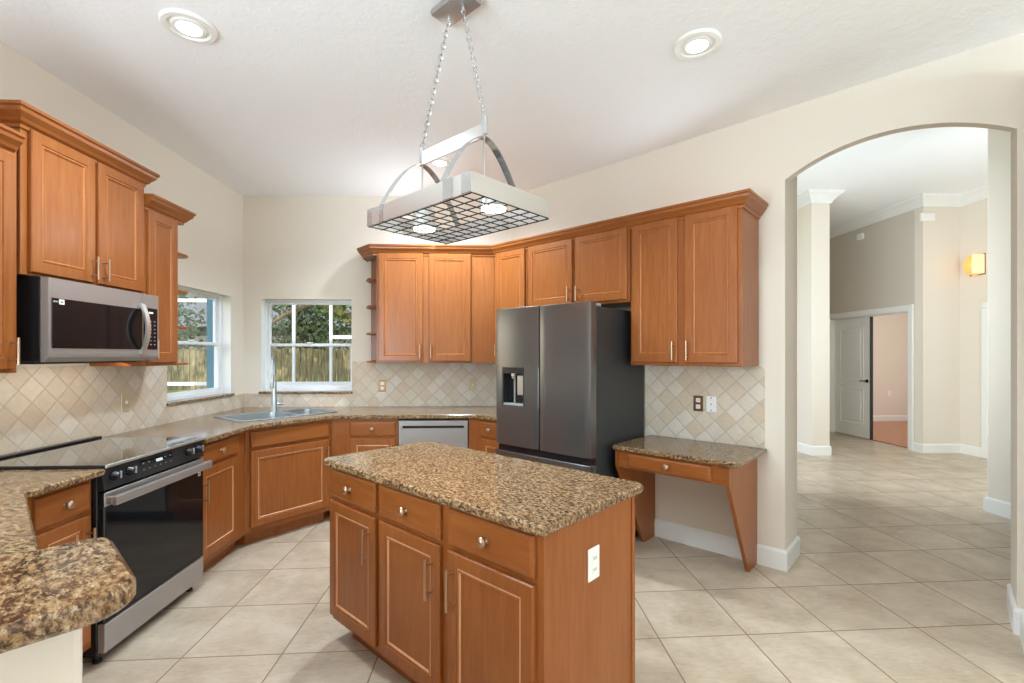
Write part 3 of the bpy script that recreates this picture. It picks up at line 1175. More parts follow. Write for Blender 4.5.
# ---- sink and faucet
c = thing('sink', 'double-bowl stainless drop-in sink set across the corner', 'sink', F_SINK, 0, 0, .92)
mb = MB()
b1 = round_rect(-.38, .06, -.235, .165, .05)
b2 = round_rect(.10, .385, -.235, .165, .05)
mb.prism(round_rect(-SW_ / 2, SW_ / 2, -SD_ / 2, SD_ / 2, .04), .9205, .926, 'sinksteel', holes=[b1, b2], edge=.002)
part(c, 'rim', mb)
for bb, dep in ((b1, .18), (b2, .12)):
    mb = MB()
    n = len(bb)
    inn = offset_poly(bb if sum(bb[i][0] * bb[(i + 1) % n][1] - bb[(i + 1) % n][0] * bb[i][1] for i in range(n)) > 0 else bb[::-1], -.02)
    mb.add([(a, b, .924) for a, b in bb] + [(a, b, .92 - dep) for a, b in inn], [(i, (i + 1) % n, n + (i + 1) % n, n + i) for i in range(n)] + [tuple(range(n, 2 * n))], 'sinksteel')
    bo = part(c, 'bowl', mb)
    mb = MB()
    cx_, cy_ = sum(p_[0] for p_ in bb) / n, sum(p_[1] for p_ in bb) / n
    mb.lathe([(.04, 0), (.04, .003), (.02, .002)], (cx_, cy_, .92 - dep + .0005), (0, 0, 1), 'chrome', 16)
    part(c, 'drain', mb, bo)

FB = (-1.955, 4.375)
F_FC = Frame(FB[0], FB[1], -72)      # u points to the spray head
c = thing('faucet', 'tall brushed pull-down faucet behind the corner sink', 'faucet', F_FC, 0, 0, .926)
mb = MB()
mb.lathe([(.034, 0), (.034, .008), (.028, .02), (.024, .14), (.020, .27), (.014, .275)], (0, 0, .926), (0, 0, 1), 'sinksteel', 18)
part(c, 'body', mb, smooth=40)
mb = MB()
pts = [(0, 0, 1.19), (0, 0, 1.35)] + [(.075 - .075 * math.cos(a), 0, 1.35 + .075 * math.sin(a)) for a in [PI * i / 10 for i in range(1, 11)]] + [(.15, 0, 1.26)]
mb.tube(pts, .0095, 'sinksteel', 10)
part(c, 'spout', mb, smooth=60)
mb = MB()
mb.lathe([(.012, 0), (.016, .02), (.018, .11), (.015, .13), (.013, .131)], (.15, 0, 1.27), (0, 0, -1), 'sinksteel', 14)
part(c, 'spray_head', mb, smooth=40)
mb = MB()
mb.tube([(0, .02, .995), (-.0, .075, .995)], .014, 'sinksteel', 12)
mb.tube([(0, .062, .995), (0, .066, 1.075)], .006, 'sinksteel', 8)
part(c, 'lever', mb, smooth=40)

# ------------------------------------------------------------------ range
c = thing('range', 'slide-in electric range in black and stainless steel', 'range', F_RG, 2.265, 0, 0)
u0, u1 = 2.265, 3.022
mb = MB()
mb.box(u0, u1, .03, .63, .045, .905, 'black', .003)
part(c, 'body', mb)
mb = MB()
mb.box(u0 - .003, u1 + .003, -.005, .645, .9205, .929, 'cooktop', .003)
ck = part(c, 'cooktop', mb)
mb = MB()
mb.box(u0, u1,   .60, .645, .9292, .940, 'black', .005)
part(c, 'rear_vent', mb, ck)
mb = MB()
mb.box(u0, u1, -.012, -.0052, .914, .929, 'alu', .002)
part(c, 'front_trim', mb, ck)
mb = MB()
mb.prism([(-.004, .812), (.03, .806), (.03, .918), (.012, .918)], u0, u1, 'blackmatte', axes='yz')
mb.box(u0, u1, .03, .6, .905, .9203, 'black')
cp = part(c, 'control_panel', mb)
mb = MB()
mb.add([(2.50, .0005, .835), (2.745, .0005, .835), (2.745, .0075, .895), (2.50, .0075, .895)], [(0, 1, 2, 3)], 'glassblack')
mb.add([(2.61, -.0005, .868), (2.66, -.0005, .868), (2.66, .003, .882), (2.61, .003, .882)], [(0, 1, 2, 3)], 'led')
for i in range(6):
    for j in range(2):
        if j and i in (2, 3):
            continue
        a = 2.515 + i * .041
        b = .845 + j * .032
        mb.add([(a, -.0012 + (b - .835) * .12, b), (a + .012, -.0012 + (b - .835) * .12, b), (a + .012, -.0007 + (b - .831) * .12, b + .004), (a, -.0007 + (b - .831) * .12, b + .004)], [(0, 1, 2, 3)], 'grey')
part(c, 'display', mb, cp)
for a in (2.325, 2.42, 2.875, 2.965):
    mb = MB()
    mb.lathe([(.024, 0), (.024, .006), (.021, .01), (.019, .03), (.016, .034)], (a, .003, .868), (0, -1, -.12), 'black', 20)
    mb.box(a - .003, a + .003, -.036, -.028, .855, .888, 'grey', .001)
    part(c, 'knob', mb, cp, 40)
mb = MB()
mb.box(u0 + .002, u1 - .002, -.002, .03, .198, .80, 'black', .004)
mb.box(u0 + .01, u1 - .01, -.004, 0, .205, .735, 'glassblack', .001)
mb.box(u0 + .002, u1 - .002, -.0045, 0, .735, .80, 'steel', .002)
dr = part(c, 'oven_door', mb)
mb = MB()
mb.box(u0 + .003, u1 - .003, -.058, -.034, .742, .785, 'steel', .005)
for a in (u0 + .004, u1 - .030):
    mb.box(a, a + .026, -.036, -.004, .748, .780, 'steel', .003)
part(c, 'handle', mb, dr)
mb = MB()
mb.box(u1 - .06, u1 - .035, -.0046, -.0041, .70, .725, 'white')
mb.box(u1 - .055, u1 - .04, -.0049, -.0044, .708, .716, 'blackmatte')
part(c, 'sticker', mb, dr)
mb = MB()
mb.box(u0 + .004, u1 - .004, -.004, .03, .060, .192, 'steel', .003)
part(c, 'drawer', mb)
for a in (u0 + .04, u1 - .04):
    for b in (.06, .58):
        mb = MB()
        mb.lathe([(.018, 0), (.018, .012), (.01, .014), (.01, .05)], (a, b, 0), (0, 0, 1), 'blackmatte', 10)
        part(c, 'foot', mb)

# ------------------------------------------------------------------ microwave
c = thing('microwave', 'stainless over-the-range microwave with a black glass door', 'microwave', F_LU, 2.284, 0, 1.40)
u0, u1 = 2.284, 3.0095
mb = MB()
mb.box(u0, u1, -.055, .322, 1.402, 1.800, 'black', .003)
mb.box(u0 + .05, u0 + .34, .02, .28, 1.392, 1.403, 'blackmatte')
mb.box(u0 + .41, u0 + .70, .02, .28, 1.392, 1.403, 'blackmatte')
part(c, 'body', mb)
ud = 2.872
mb = MB()
prof = lambda a0_, a1_: [(-.0555, 1.402), (-.072, 1.402), (-.088, 1.425), (-.09, 1.44), (-.09, 1.795), (-.0555, 1.797)]
mb.prism(prof(0, 0), u0, ud, 'steel', axes='yz')
dr = part(c, 'door', mb)
mb = MB()
mb.box(u0 + .014, ud - .002, -.0935, -.089, 1.468, 1.703, 'glassblack', .002)
part(c, 'window_glass', mb, dr)
mb = MB()
mb.box(u0 + .020, u0 + .046, -.0941, -.0935, 1.683, 1.690, 'wallmark')
mb.box(u0 + .050, u0 + .078, -.0941, -.0935, 1.675, 1.699, 'white')
mb.box(u0 + .058, u0 + .070, -.0944, -.0941, 1.683, 1.689, 'blackmatte')
part(c, 'sticker', mb, dr)
mb = MB()
mb.prism(prof(0, 0), ud + .002, u1, 'steel', axes='yz')
mb.box(ud + .012, u1 - .012, -.0935, -.089, 1.468, 1.715, 'glassblack', .002)
mb.box(ud + .05, ud + .085, -.0945, -.0934, 1.682, 1.692, 'led')
for i in range(3):
    for j in range(7):
        a = ud + .032 + i * .031
        b = 1.495 + j * .023
        mb.box(a, a + .010, -.0942, -.0934, b, b + .005, 'grey')
part(c, 'control_panel', mb)
mb = MB()
pts = [(ud - .012 - .02 * math.sin(PI * i / 12), -.09 - .012 - .045 * math.sin(PI * i / 12), 1.445 + .285 * i / 12) for i in range(13)]
mb.strip(pts, .030, .012, (1, 0, 0), 'alu')
for z in (1.452, 1.722):
    mb.box(ud - .026, ud + .000, -.110, -.089, z - .012, z + .012, 'alu', .003)
part(c, 'handle', mb, dr, 40)
mb = MB()
for i in range(24):
    a = u0 + .03 + i * .0295
    mb.box(a, a + .02, -.0558, -.05, 1.7965, 1.7995, 'hole')
part(c, 'vent', mb)

lamp('cooktop_lamp', 'AREA', (.40, .12, -.012), (0, 0.4, -1), 1.5, .66, .2, color=(1, .86, .70), parent=c)

# ------------------------------------------------------------------ dishwasher
c = thing('dishwasher', 'stainless dishwasher with a pocket handle under the back counter', 'dishwasher', F_BB, -.803, 0, 0)
u0, u1 = -.803, -.202
mb = MB()
mb.box(u0, u1, .03, .60, .10, .868, 'blackmatte')
mb.box(u0, u1, .08, .60, 0, .10, 'blackmatte')
part(c, 'tub', mb)
mb = MB()
mb.prism([(u0 + .004, .115), (u1 - .004, .115), (u1 - .004, .866), (u0 + .004, .866)], -.022, .028, 'steel', holes=[round_rect(u0 + .035, u1 - .035, .772, .822, .008)], axes='xz')
dr = part(c, 'door', mb)
mb = MB()
mb.box(u0 + .03, u1 - .03, .010, .0275, .765, .83, 'hole')
mb.prism([(-.021, .772), (-.021, .800), (-.012, .800), (.009, .776), (.009, .772)], u0 + .036, u1 - .036, 'steel', axes='yz')
part(c, 'pocket_handle', mb, dr)

# ------------------------------------------------------------------ refrigerator
c = thing('refrigerator', 'dark stainless french-door refrigerator with a water dispenser', 'refrigerator', F_FR, -2.70, 0, 0)
u0, u1, um = -2.703, -1.797, -2.2515
mb = MB()
mb.box(u0 + .006, u1 - .004, .085, .79, .03, 1.775, 'fridge_side', .006)
mb.box(u0 + .02, u1 - .02, .10, .7, 0, .03, 'blackmatte')
part(c, 'body', mb)


def curved_door(mb, a0_, a1_, z0, z1, m, bulge=.012, hole=None):
    """front with a slight bow and soft vertical edges"""
    n = 14
    out = []
    r = .018
    for i in range(n + 1):
        a = a0_ + (a1_ - a0_) * i / n
        tt = (a - a0_) / (a1_ - a0_)
        v_ = bulge * (1 - math.sin(PI * tt)) * .5
        out.append((a, v_))
    pts = [(a0_, .075), (a0_, r + .004), (a0_ + .004, .010)] + [(a, b) for a, b in out if a0_ + .012 < a < a1_ - .012] + [(a1_ - .004, .010), (a1_, r + .004), (a1_, .075)]
    mb.prism(pts, z0, z1, m, edge=.003)


DU0, DU1, DZ0, DZ1 = -2.628, -2.395, 1.04, 1.335
mb = MB()
# left door made of the bands round the dispenser opening
curved_door(mb, u0, um - .003, DZ1, 1.803, 'steel_dark')
curved_door(mb, u0, um - .003, .722, DZ0, 'steel_dark')
mb.prism([(u0, .075), (u0, .022), (u0 + .004, .010), (u0 + .02, .005), (DU0, .0035), (DU0, .075)], DZ0 - .003, DZ1 + .003, 'steel_dark')
mb.prism([(DU1, .075), (DU1, .001), (um - .06, .0025), (um - .02, .005), (um - .007, .010), (um - .003, .022), (um - .003, .075)], DZ0 - .003, DZ1 + .003, 'steel_dark')
dl = part(c, 'door', mb, smooth=25)
mb = MB()
mb.box(DU0, DU1, .066, .074, DZ0, DZ1, 'black')
mb.box(DU0, DU0 + .012, .004, .066, DZ0, DZ1, 'blackmatte')
mb.box(DU1 - .012, DU1, .002, .066, DZ0, DZ1, 'blackmatte')
mb.box(DU0 + .012, DU1 - .012, .004, .066, DZ1 - .045, DZ1, 'black')
mb.box(DU0 + .012, DU1 - .012, .004, .066, DZ0, DZ0 + .014, 'grey', .002)
dsp = part(c, 'dispenser', mb, dl)
mb = MB()
mb.lathe([(.020, 0), (.020, .022), (.012, .03), (.018, .04)], (DU0 + .095, .035, DZ1 - .045), (0, 0, -1), 'alu', 14)
mb.tube([(DU0 + .085, .058, DZ1 - .06), (DU0 + .085, .058, DZ0 + .02)], .008, 'alu', 10)
part(c, 'nozzle', mb, dsp)
mb = MB()
mb.box(DU0 + .125, DU1 - .02, .04, .05, DZ0 + .08, DZ1 - .06, 'alu', .004)
part(c, 'paddle', mb, dsp)
mb = MB()
curved_door(mb, um + .003, u1, .722, 1.803, 'steel_dark')
part(c, 'door', mb, smooth=25)
mb = MB()
curved_door(mb, u0, u1, .06, .672, 'steel_dark', .008)
part(c, 'freezer_drawer', mb, smooth=25)
mb = MB()
mb.box(u0 + .01, u1 - .01, .03, .0845, .66, .75, 'black')
part(c, 'grip_recess', mb)
for a in (u0 + .09, u1 - .09):
    mb = MB()
    mb.box(a - .08, a + .08, .02, .16, 1.776, 1.80, 'grey', .008)
    part(c, 'hinge_cover', mb)

# ------------------------------------------------------------------ desk
F_DK = Frame(*xy(2.985, 0), -45)
c = thing('desk', 'small built-in maple desk with a granite top beside the refrigerator', 'desk', F_DK, -1.33, 0, 0)
mb = MB()
mb.prism(round_rect(-1.752, -.905, -.035, .561, (.02, .03, 0, 0)), .768, .80, 'granite', edge=.006)
part(c, 'desk_top', mb)
mb = MB()
mb.box(-1.715, -.975, 0, .02, .645, .7675, 'wood_h', .002)
mb.box(-1.70, -.99, .02, .5, .66, .7675, 'wood_h')
part(c, 'apron', mb)
mb = MB()
mb.rings(-1.635, -1.072, .662, .752, -.0205, FRONT, 'wood_h')
dw = part(c, 'drawer', mb)
mb = MB()
knob(mb, -1.352, .707, -.0205)
part(c, 'knob', mb, dw, 50)
for a, b in ((-.992, -.968), (-1.742, -1.716)):
    mb = MB()
    mb.prism([(.0, .767), (.0, .645), (.03, .60), (.385, .0), (.570, 0), (.570, .767)], a, b, 'wood', axes='yz')
    part(c, 'leg', mb)

# ------------------------------------------------------------------ island
c = thing('kitchen_island', 'maple kitchen island with three drawers and a speckled granite top', 'island', F_IS, -1.62, .29, 0)
mb = MB()
mb.box(-2.305, -.958, 0, .575, .10, .879, 'wood', .002)
mb.box(-2.235, -.958, .07, .50, 0, .10, 'wood')
part(c, 'carcass', mb)
mb = MB()
mb.prism([(0, .10), (.07, .10), (.07, 0), (.50, 0), (.50, .07), (.53, .10), (.575, .115), (.575, .879), (0, .879)], -.957, -.934, 'wood', axes='yz')
mb.box(-.957, -.928, .556, .580, .115, .879, 'wood', .002)
part(c, 'end_panel', mb)
mb = MB()
mb.prism(round_rect(-2.325, -.902, -.048, .618, .03), .880, .917, 'granite', edge=.008)
part(c, 'granite_top', mb)
for (a, b), hu, kk in (((-2.301, -1.882), -1.925, -2.10), ((-1.847, -1.429), -1.47, -1.645), ((-1.381, -.963), -1.345, -1.175)):
    drawer(c, a, b, .728, .863, kk)
    door(c, a, b, .13, .706, (hu, .50, .655))


# ------------------------------------------------------------------ electrical plates
def plate(name, label, fr, u, z, v, m, kind, group='wall plates'):
    o = thing(name, label, 'wall plate', fr, u, v, z, group)
    mb = MB()
    mb.box(u - .036, u + .036, v - .006, v, z - .058, z + .058, m, .003)
    part(o, 'plate', mb)
    mb = MB()
    if kind == 'duplex':
        for dz in (-.024, .024):
            mb.box(u - .016, u + .016, v - .009, v - .005, z + dz - .015, z + dz + .015, 'white', .004)
            for du in (-.006, .006):
                mb.box(u + du - .0012, u + du + .0012, v - .0095, v - .0085, z + dz - .004, z + dz + .006, 'hole')
        part(o, 'socket', mb)
    elif kind == 'decora':
        mb.box(u - .017, u + .017, v - .009, v - .005, z - .034, z + .034, 'white', .002)
        for dz in (-.02, .02):
            for du in (-.006, .006):
                mb.box(u + du - .0012, u + du + .0012, v - .0095, v - .0085, z + dz - .004, z + dz + .006, 'hole')
        part(o, 'socket', mb)
    elif kind == 'jack':
        for dz in (-.045, 0, .045):
            mb = MB()
            mb.lathe([(.006, 0), (.006, .002)], (u, v - .0055, z + dz), (0, -1, 0), 'grey', 10)
            part(o, 'jack', mb)
    else:
        mb.box(u - .006, u + .006, v - .016, v - .005, z - .004, z + .014, 'white', .002)
        part(o, 'toggle', mb)
    return o


plate('light_switch', 'almond switch plate on the tiles right of the range', F_WL, 3.29, 1.114, -.0125, 'almond', 'toggle')
plate('wall_outlet', 'brass framed outlet on the tiles between the window and the dishwasher', F_WB, -1.09, 1.125, -.0125, 'brass', 'duplex')
plate('light_switch', 'almond switch plate on the tiles left of the refrigerator', F_WB, -.188, 1.13, -.0125, 'almond', 'toggle')
plate('wall_outlet', 'brass framed outlet on the tiles above the desk', F_WR, -1.37, 1.075, -.0125, 'brass', 'duplex')
plate('phone_jack', 'white jack plate beside the brass outlet above the desk', F_WR, -1.275, 1.075, -.0125, 'white', 'jack')
F_IE = Frame(*xy(0, -.9335), 45)      # island end: u = s, v towards -t
plate('wall_outlet', 'white outlet on the end panel of the island', F_IE, 1.445, .694, 0, 'white', 'decora')
F_BR = Frame(0, 9.87, 0)
plate('wall_outlet', 'small white outlet in the room behind the open door', F_BR, 8.55, .60, 0, 'white', 'duplex')

# ------------------------------------------------------------------ recessed lights
for i, (x, y, lb) in enumerate(((-1.459, 2.364, 'round recessed ceiling light above the range side of the room'),
                                (1.074, 2.441, 'round recessed ceiling light above the desk side of the room'),
                                (-.426, 3.975, 'round recessed ceiling light seen through the pot rack frame'))):
    z = ceil_z(x)
    c = thing('recessed_light', lb, 'ceiling light', WORLD, x, y, z - .002, 'recessed ceiling lights')
    mb = MB()
    mb.lathe([(.120, 0), (.120, -.006), (.112, -.013), (.092, -.014), (.086, -.006), (.076, -.005), (.070, -.012), (.054, -.014), (.054, 0)], (x, y, z), (0, 0, 1), 'white', 32)
    part(c, 'trim_ring', mb, smooth=30)
    mb = MB()
    mb.lathe([(.0535, 0), (.0535, -.004), (.04, -.007), (.01, -.008)], (x, y, z - .007), (0, 0, 1), 'glow', 28)
    part(c, 'lens', mb, smooth=40)
    l = lamp('ceiling_lamp', 'SPOT', (0, 0, -.06), (0, 0, -1), (95, 26, 150)[i], .06, color=(.74, .88, 1), parent=c, spot_size=(2.5, 2.1, 2.7)[i], spot_blend=.9)

# ------------------------------------------------------------------ pot rack
F_PR = Frame(*xy(1.43, -1.66), -45)    # u along the length (t), v across (s)
c = thing('pot_rack', 'hanging chrome pot rack with downlights and a wire grid over the island', 'pot rack', F_PR, 0, 0, 2.04)
HL, HW = .358, .235
ZB, ZT = 2.042, 2.120
Z_C = ceil_z(F_PR.o.x)
mb = MB()
mb.box(-.115, .115, -.062, .062, Z_C - .034, Z_C - .001, 'steel', .014)
can = part(c, 'canopy', mb, smooth=40)
for a in (-.05, .05):
    mb = MB()
    mb.lathe([(.008, 0), (.008, .012), (.004, .03)], (a, 0, Z_C - .033), (0, 0, -1), 'chrome', 10)
    part(c, 'hook', mb, can)
mb = MB()
th = .004
mb.box(-HL, HL, -HW, -HW + th, ZB, ZT, 'alu')
mb.box(-HL, HL, HW - th, HW, ZB, ZT, 'alu')
mb.box(-HL, -HL + th, -HW + th, HW - th, ZB, ZT, 'alu')
mb.box(HL - th, HL, -HW + th, HW - th, ZB, ZT, 'alu')
part(c, 'frame', mb)
for a0_, a1_, b in ((-HL - .002, -HL + .045, -HW), (-HL + .10, -HL + .135, -HW), (HL - .16, HL - .105, -HW), (HL - .05, HL + .002, -HW)):
    mb = MB()
    mb.box(a0_, a1_, b - .003, b, ZB, ZT, 'chrome')
    part(c, 'chrome_band', mb)
mb = MB()
NU, NV = 12, 7
for i in range(NU + 1):
    a = -HL + .004 + (2 * HL - .008) * i / NU
    mb.tube([(a, -HW + .003, ZB - .001), (a, HW - .003, ZB - .001)], .0026, 'darkwire', 6)
for j in range(NV + 1):
    b = -HW + .004 + (2 * HW - .008) * j / NV
    mb.tube([(-HL + .003, b, ZB - .004), (HL - .003, b, ZB - .004)], .0026, 'darkwire', 6)
part(c, 'wire_grid', mb)
bz0, bz1 = 2.372, 2.436
UA, UB = -.255, .19
mb = MB()
mb.box(UA, UB, -.004, .004, bz0, bz1, 'alu')
for a in (UA, UB):
    mb.box(a - .012, a + .012, -.007, .007, bz0 + .012, bz1 + .028, 'chrome', .003)
part(c, 'handle_bar', mb)
for a in (UA + .004, UB - .004):
    for sg in (-1, 1):
        mb = MB()
        pts = [(a, sg * (HW - .003) * i / 16, 2.115 + (bz0 - 2.115) * (1 - (i / 16) ** 1.75)) for i in range(17)]
        mb.strip(pts, .036, .004, (1, 0, 0), 'chrome')
        part(c, 'arch_band', mb, smooth=40)
    mb = MB()
    mb.tube([(a, 0, bz0), (a, 0, ZB + .012)], .004, 'alu', 8)
    part(c, 'rod', mb)


def chain(p0, p1):
    mb = MB()
    p0, p1 = Vector(p0), Vector(p1)
    L = (p1 - p0).length
    n = int(L / .0245)
    t = (p1 - p0).normalized()
    for i in range(n):
        ce = p0 + t * (L * (i + .5) / n)
        a = t.orthogonal().normalized()
        if i % 2:
            a = t.cross(a)
        pts = [ce + t * (.017 * math.cos(q_)) + a * (.0085 * math.sin(q_)) for q_ in [2 * PI * j / 12 for j in range(12)]]
        mb.tube(pts, .0023, 'chrome', 6, closed=True)
    return mb


part(c, 'chain', chain((-.05, 0, Z_C - .05), (UA, 0, bz1 + .022)), smooth=50)
part(c, 'chain', chain((.05, 0, Z_C - .05), (UB, 0, bz1 + .022)), smooth=50)
for a in (-.235, .243):
    mb = MB()
    mb.lathe([(.030, .105), (.052, .085), (.056, .03), (.060, 0), (.054, 0), (.05, .02), (.0, .024)], (a, 0, ZB + .012), (0, 0, 1), 'alu', 24)
    dl_ = part(c, 'downlight', mb, smooth=40)
    mb = MB()
    mb.lathe([(.052, 0), (.052, .006)], (a, 0, ZB + .0075), (0, 0, 1), 'glow', 28)
    part(c, 'lens', mb, dl_)
    lamp('rack_lamp', 'SPOT', (a, 0, -.03), (0, 0, -1), 13, .045, color=(.84, .93, 1), parent=c, spot_size=2.2, spot_blend=.7)

# ------------------------------------------------------------------ things in the hall
F_SC = Frame(6.86, 6.44, -90)          # front faces -X; u towards -Y
c = thing('wall_sconce', 'lit half-round amber wall sconce at the end of the hall', 'wall light', F_SC, 0, 0, 2.70)
mb = MB()
NA, NB = 16, 12
vs_ = []
for j in range(NB + 1):
    ph = -PI / 2 + PI * j / NB
    for i in range(NA + 1):
        th_ = PI * i / NA
        vs_.append((.125 * math.cos(ph) * math.cos(th_), -.014 - .14 * math.cos(ph) * math.sin(th_), 2.705 + .15 * math.sin(ph)))
mb.add(vs_, [(j * (NA + 1) + i, j * (NA + 1) + i + 1, (j + 1) * (NA + 1) + i + 1, (j + 1) * (NA + 1) + i) for j in range(NB) for i in range(NA)], 'amber')
part(c, 'shade', mb, smooth=40)
mb = MB()
mb.box(-.09, .125, -.012, 0, 2.56, 2.85, 'brass', .004)
part(c, 'back_plate', mb)
mb = MB()
mb.box(.070, .125, -.15, -.0125, 2.57, 2.84, 'pale_glow', .006)
part(c, 'shade_panel', mb, smooth=40)
lamp('sconce_lamp', 'POINT', (0, -.3, 0), (0, 0, -1), .15, .08, color=(1, .7, .4), parent=c)

mb = MB()
mb.box(6.262, 6.30, 7.78, 7.90, 3.40, 3.50, 'white', .008)
o = mb.make('motion_sensor')
tag(o, 'small white sensor box high on the shaded hall wall above the double door', 'sensor')
mb = MB()
mb.box(6.24, 6.45, 6.64, 6.68, 3.38, 3.50, 'white', .008)
mb.box(6.27, 6.42, 6.634, 6.642, 3.40, 3.48, 'white', .004)
o = mb.make('door_chime')
tag(o, 'white rectangular chime box high on the lit end wall of the hall', 'door chime')

# ------------------------------------------------------------------ outside
mb = MB()
LZ = lambda y: -.15 + max(0, y - 5.05) * .098
mb.add([(-22, 5.05, -.15), (.6, 5.05, -.15), (.6, 13, LZ(13)), (-22, 13, LZ(13)), (.6, 30, LZ(13)), (-22, 30, LZ(13))], [(0, 1, 2, 3), (3, 2, 4, 5)], 'lawn')
mb.add([(-22, -6, -.15), (-2.7, -6, -.15), (-2.7, 5.05, -.15), (-22, 5.05, -.15)], [(0, 1, 2, 3)], 'lawn')
o = mb.make('lawn')
o['kind'] = 'structure'


def fence(name, p0, p1, label, zb, ht):
    p0, p1 = Vector(p0), Vector(p1)
    L = (p1 - p0).length
    fr = Frame(p0.x, p0.y, math.degrees(math.atan2(p1.y - p0.y, p1.x - p0.x)))
    c = thing(name, label, 'fence', fr, 0, 0, zb)
    mb = MB()
    n = int(L / .15)
    for i in range(n):
        a = L * i / n
        h = zb + ht + random.uniform(-.02, .02)
        y = random.uniform(-.012, .012)
        mb.prism([(a, zb), (a + L / n - .022, zb), (a + L / n - .022, h - .03), (a + L / n - .05, h), (a + .03, h), (a, h - .03)], y, y + .018, 'picket', axes='xz')
    o = part(c, 'pickets', mb)
    mb = MB()
    for z in (.12, .80):
        mb.box(0, L, .034, .07, zb + z, zb + z + .08, 'picket')
    part(c, 'rails', mb)
    for i in range(int(L / 2.4) + 1):
        mb = MB()
        mb.box(i * 2.4, i * 2.4 + .09, .071, .16, zb, zb + ht - .08, 'picket')
        part(c, 'post', mb)


fence('fence', (-13.5, 12.2), (.3, 12.2), 'weathered picket fence seen through both windows', .54, 1.05)

# white aluminium screen enclosure
c = thing('screen_enclosure', 'white aluminium patio screen frame outside the windows', 'enclosure', WORLD, -3.0, 7.2, -.15)
YE = 7.2
for x in (-6.6, -2.93, -2.387, -.2):
    mb = MB()
    mb.box(x - .019, x + .019, YE - .019, YE + .019, -.15, 3.2, 'vinyl')
    part(c, 'post', mb)
for x0, x1, z in ((-6.5, .8, .985), (-6.5, -2.95, 2.21), (-2.36, .8, 1.675)):
    mb = MB()
    mb.box(x0, x1, YE - .022, YE + .022, z, z + .05, 'vinyl')
    part(c, 'rail', mb)


def tree(label, base_, branches, clumps, leaf):
    c = thing('tree', label, 'tree', WORLD, base_[0], base_[1], LZ(base_[1]) if base_[1] > 5 else -.15, 'garden trees')
    mb = MB()
    for pts, r0, r1 in branches:
        n = 14
        P_ = [Vector(q) for q in pts]
        sm, rl = [], []
        for i in range(n + 1):
            x = i / n * (len(P_) - 1)
            j = min(int(x), len(P_) - 2)
            f_ = x - j
            a = P_[max(j - 1, 0)]; b = P_[j]; d = P_[j + 1]; e = P_[min(j + 2, len(P_) - 1)]
            sm.append(.5 * ((2 * b) + (d - a) * f_ + (2 * a - 5 * b + 4 * d - e) * f_ ** 2 + (3 * b - a - 3 * d + e) * f_ ** 3))
            rl.append(r0 + (r1 - r0) * i / n)
        mb.tube(sm, r0, 'bark', 9, r_list=rl)
    part(c, 'trunk', mb, smooth=60)
    mb = MB()
    for (x, y, z), R, n in clumps:
        for _ in range(n):
            d = Vector((random.gauss(0, 1), random.gauss(0, 1), random.gauss(0, 1))).normalized() * (R * random.random() ** .5)
            p_ = Vector((x, y, z)) + d
            a = Vector((random.gauss(0, 1), random.gauss(0, 1), random.gauss(0, 1))).normalized()
            b = a.orthogonal().normalized()
            s = random.uniform(.05, .12)
            mb.add([p_ - a * s, p_ + b * s * .45, p_ + a * s, p_ - b * s * .45], [(0, 1, 2, 3)], leaf)
    part(c, 'foliage', mb)


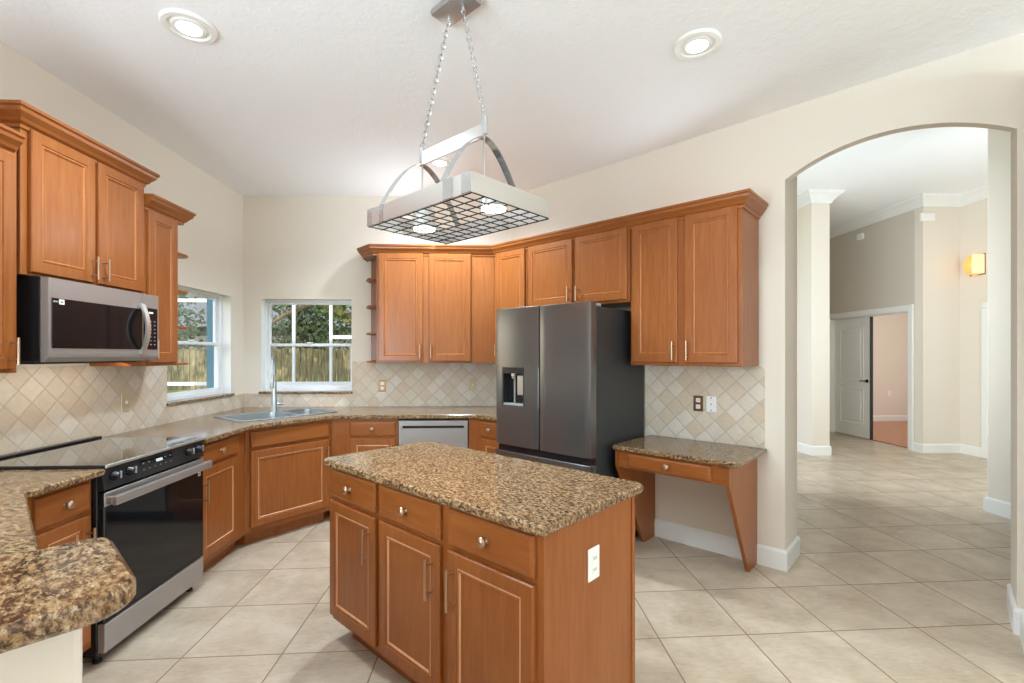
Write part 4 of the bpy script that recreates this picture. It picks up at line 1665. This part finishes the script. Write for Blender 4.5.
tree('leaning oak with a bare forked branch beyond the back window', (-1.2, 10.6),
     [([(-1.2, 10.6, -.2), (-1.7, 10.5, 1.0), (-2.5, 10.3, 1.9), (-3.6, 10.0, 2.6), (-4.6, 9.9, 3.4)], .17, .06),
      ([(-2.5, 10.3, 1.9), (-3.2, 10.4, 2.8), (-3.3, 10.4, 3.6)], .09, .03),
      ([(-3.6, 10.0, 2.55), (-4.5, 10.0, 2.1), (-4.9, 10.0, 1.5)], .06, .02)],
     [((-3.2, 10.2, 2.5), .6, 260), ((-4.4, 10.0, 3.1), .7, 300), ((-2.3, 10.2, 2.0), .5, 160), ((-5.2, 10.3, 2.7), .7, 260)], 'leaf')
tree('spreading shade tree out of view, its crown placed to dapple the fence', (-.7, 9.2),  # unseen canopy, added to dapple the fence and cut its sun
     [([(-.7, 9.2, .2), (-.8, 9.0, 2.2), (-1.6, 8.4, 3.6), (-3.2, 7.8, 4.4)], .2, .08), ([(-1.6, 8.4, 3.6), (-2.4, 8.8, 4.6), (-4.4, 8.6, 5.2)], .1, .04),
      ([(-3.2, 7.8, 4.4), (-5.0, 7.6, 4.9), (-6.6, 7.8, 5.2)], .08, .03)],
     [((-1.6, 7.6, 4.6), .9, 126), ((-3.0, 7.4, 4.8), .9, 142), ((-4.4, 7.6, 4.9), 1.0, 142), ((-5.8, 7.5, 5.0), .9, 126), ((-7.0, 7.8, 5.1), .9, 126), ((-2.4, 8.2, 4.2), .6, 67)], 'leaf')
tree('tree with thick limbs beyond the left window', (-7.2, 7.6),
     [([(-7.4, 7.4, -.2), (-7.3, 7.6, 1.2), (-6.8, 8.1, 2.0), (-5.9, 8.8, 2.4)], .18, .07),
      ([(-7.3, 7.6, 1.2), (-7.5, 8.6, 2.1), (-7.2, 9.6, 2.9)], .11, .04),
      ([(-6.8, 8.1, 2.0), (-7.0, 8.0, 3.0), (-6.6, 8.4, 3.8)], .08, .03)],
     [((-6.6, 8.6, 2.9), .8, 420), ((-7.4, 9.2, 2.3), .7, 320), ((-6.0, 8.4, 3.2), .6, 260)], 'leaf')
for i, (x, y, r) in enumerate(((-11.0, 15.5, 1.7), (-6.4, 16.4, 1.6), (-2.2, 15.2, 1.6))):
    tree(['dark bushy tree beyond the fence, seen in the left window', 'dark bushy tree beyond the fence between the two window views', 'dark bushy tree beyond the fence behind the leaning oak'][i], (x, y),
         [([(x, y, .2), (x + .1, y, 1.8), (x - .2, y, 2.8)], .2, .1)], [((x, y, 2.9), r, 1500), ((x + r * .3, y, 2.2), r * .8, 1100)], 'leaf_dark')

F_H = Frame(-3.0, 20.0, 0)
c = thing('neighbour_house', 'grey shingled house roof beyond the garden fence', 'house', F_H, 0, 0, -.15)
mb = MB(); mb.box(-12, 3, 0, 6, -.15, 2.6, 'stucco'); part(c, 'wall', mb)
mb = MB(); mb.prism([(-.5, 2.55), (6.5, 2.55), (3, 4.6)], -12.5, 3.5, 'shingle', axes='yz'); part(c, 'roof', mb)
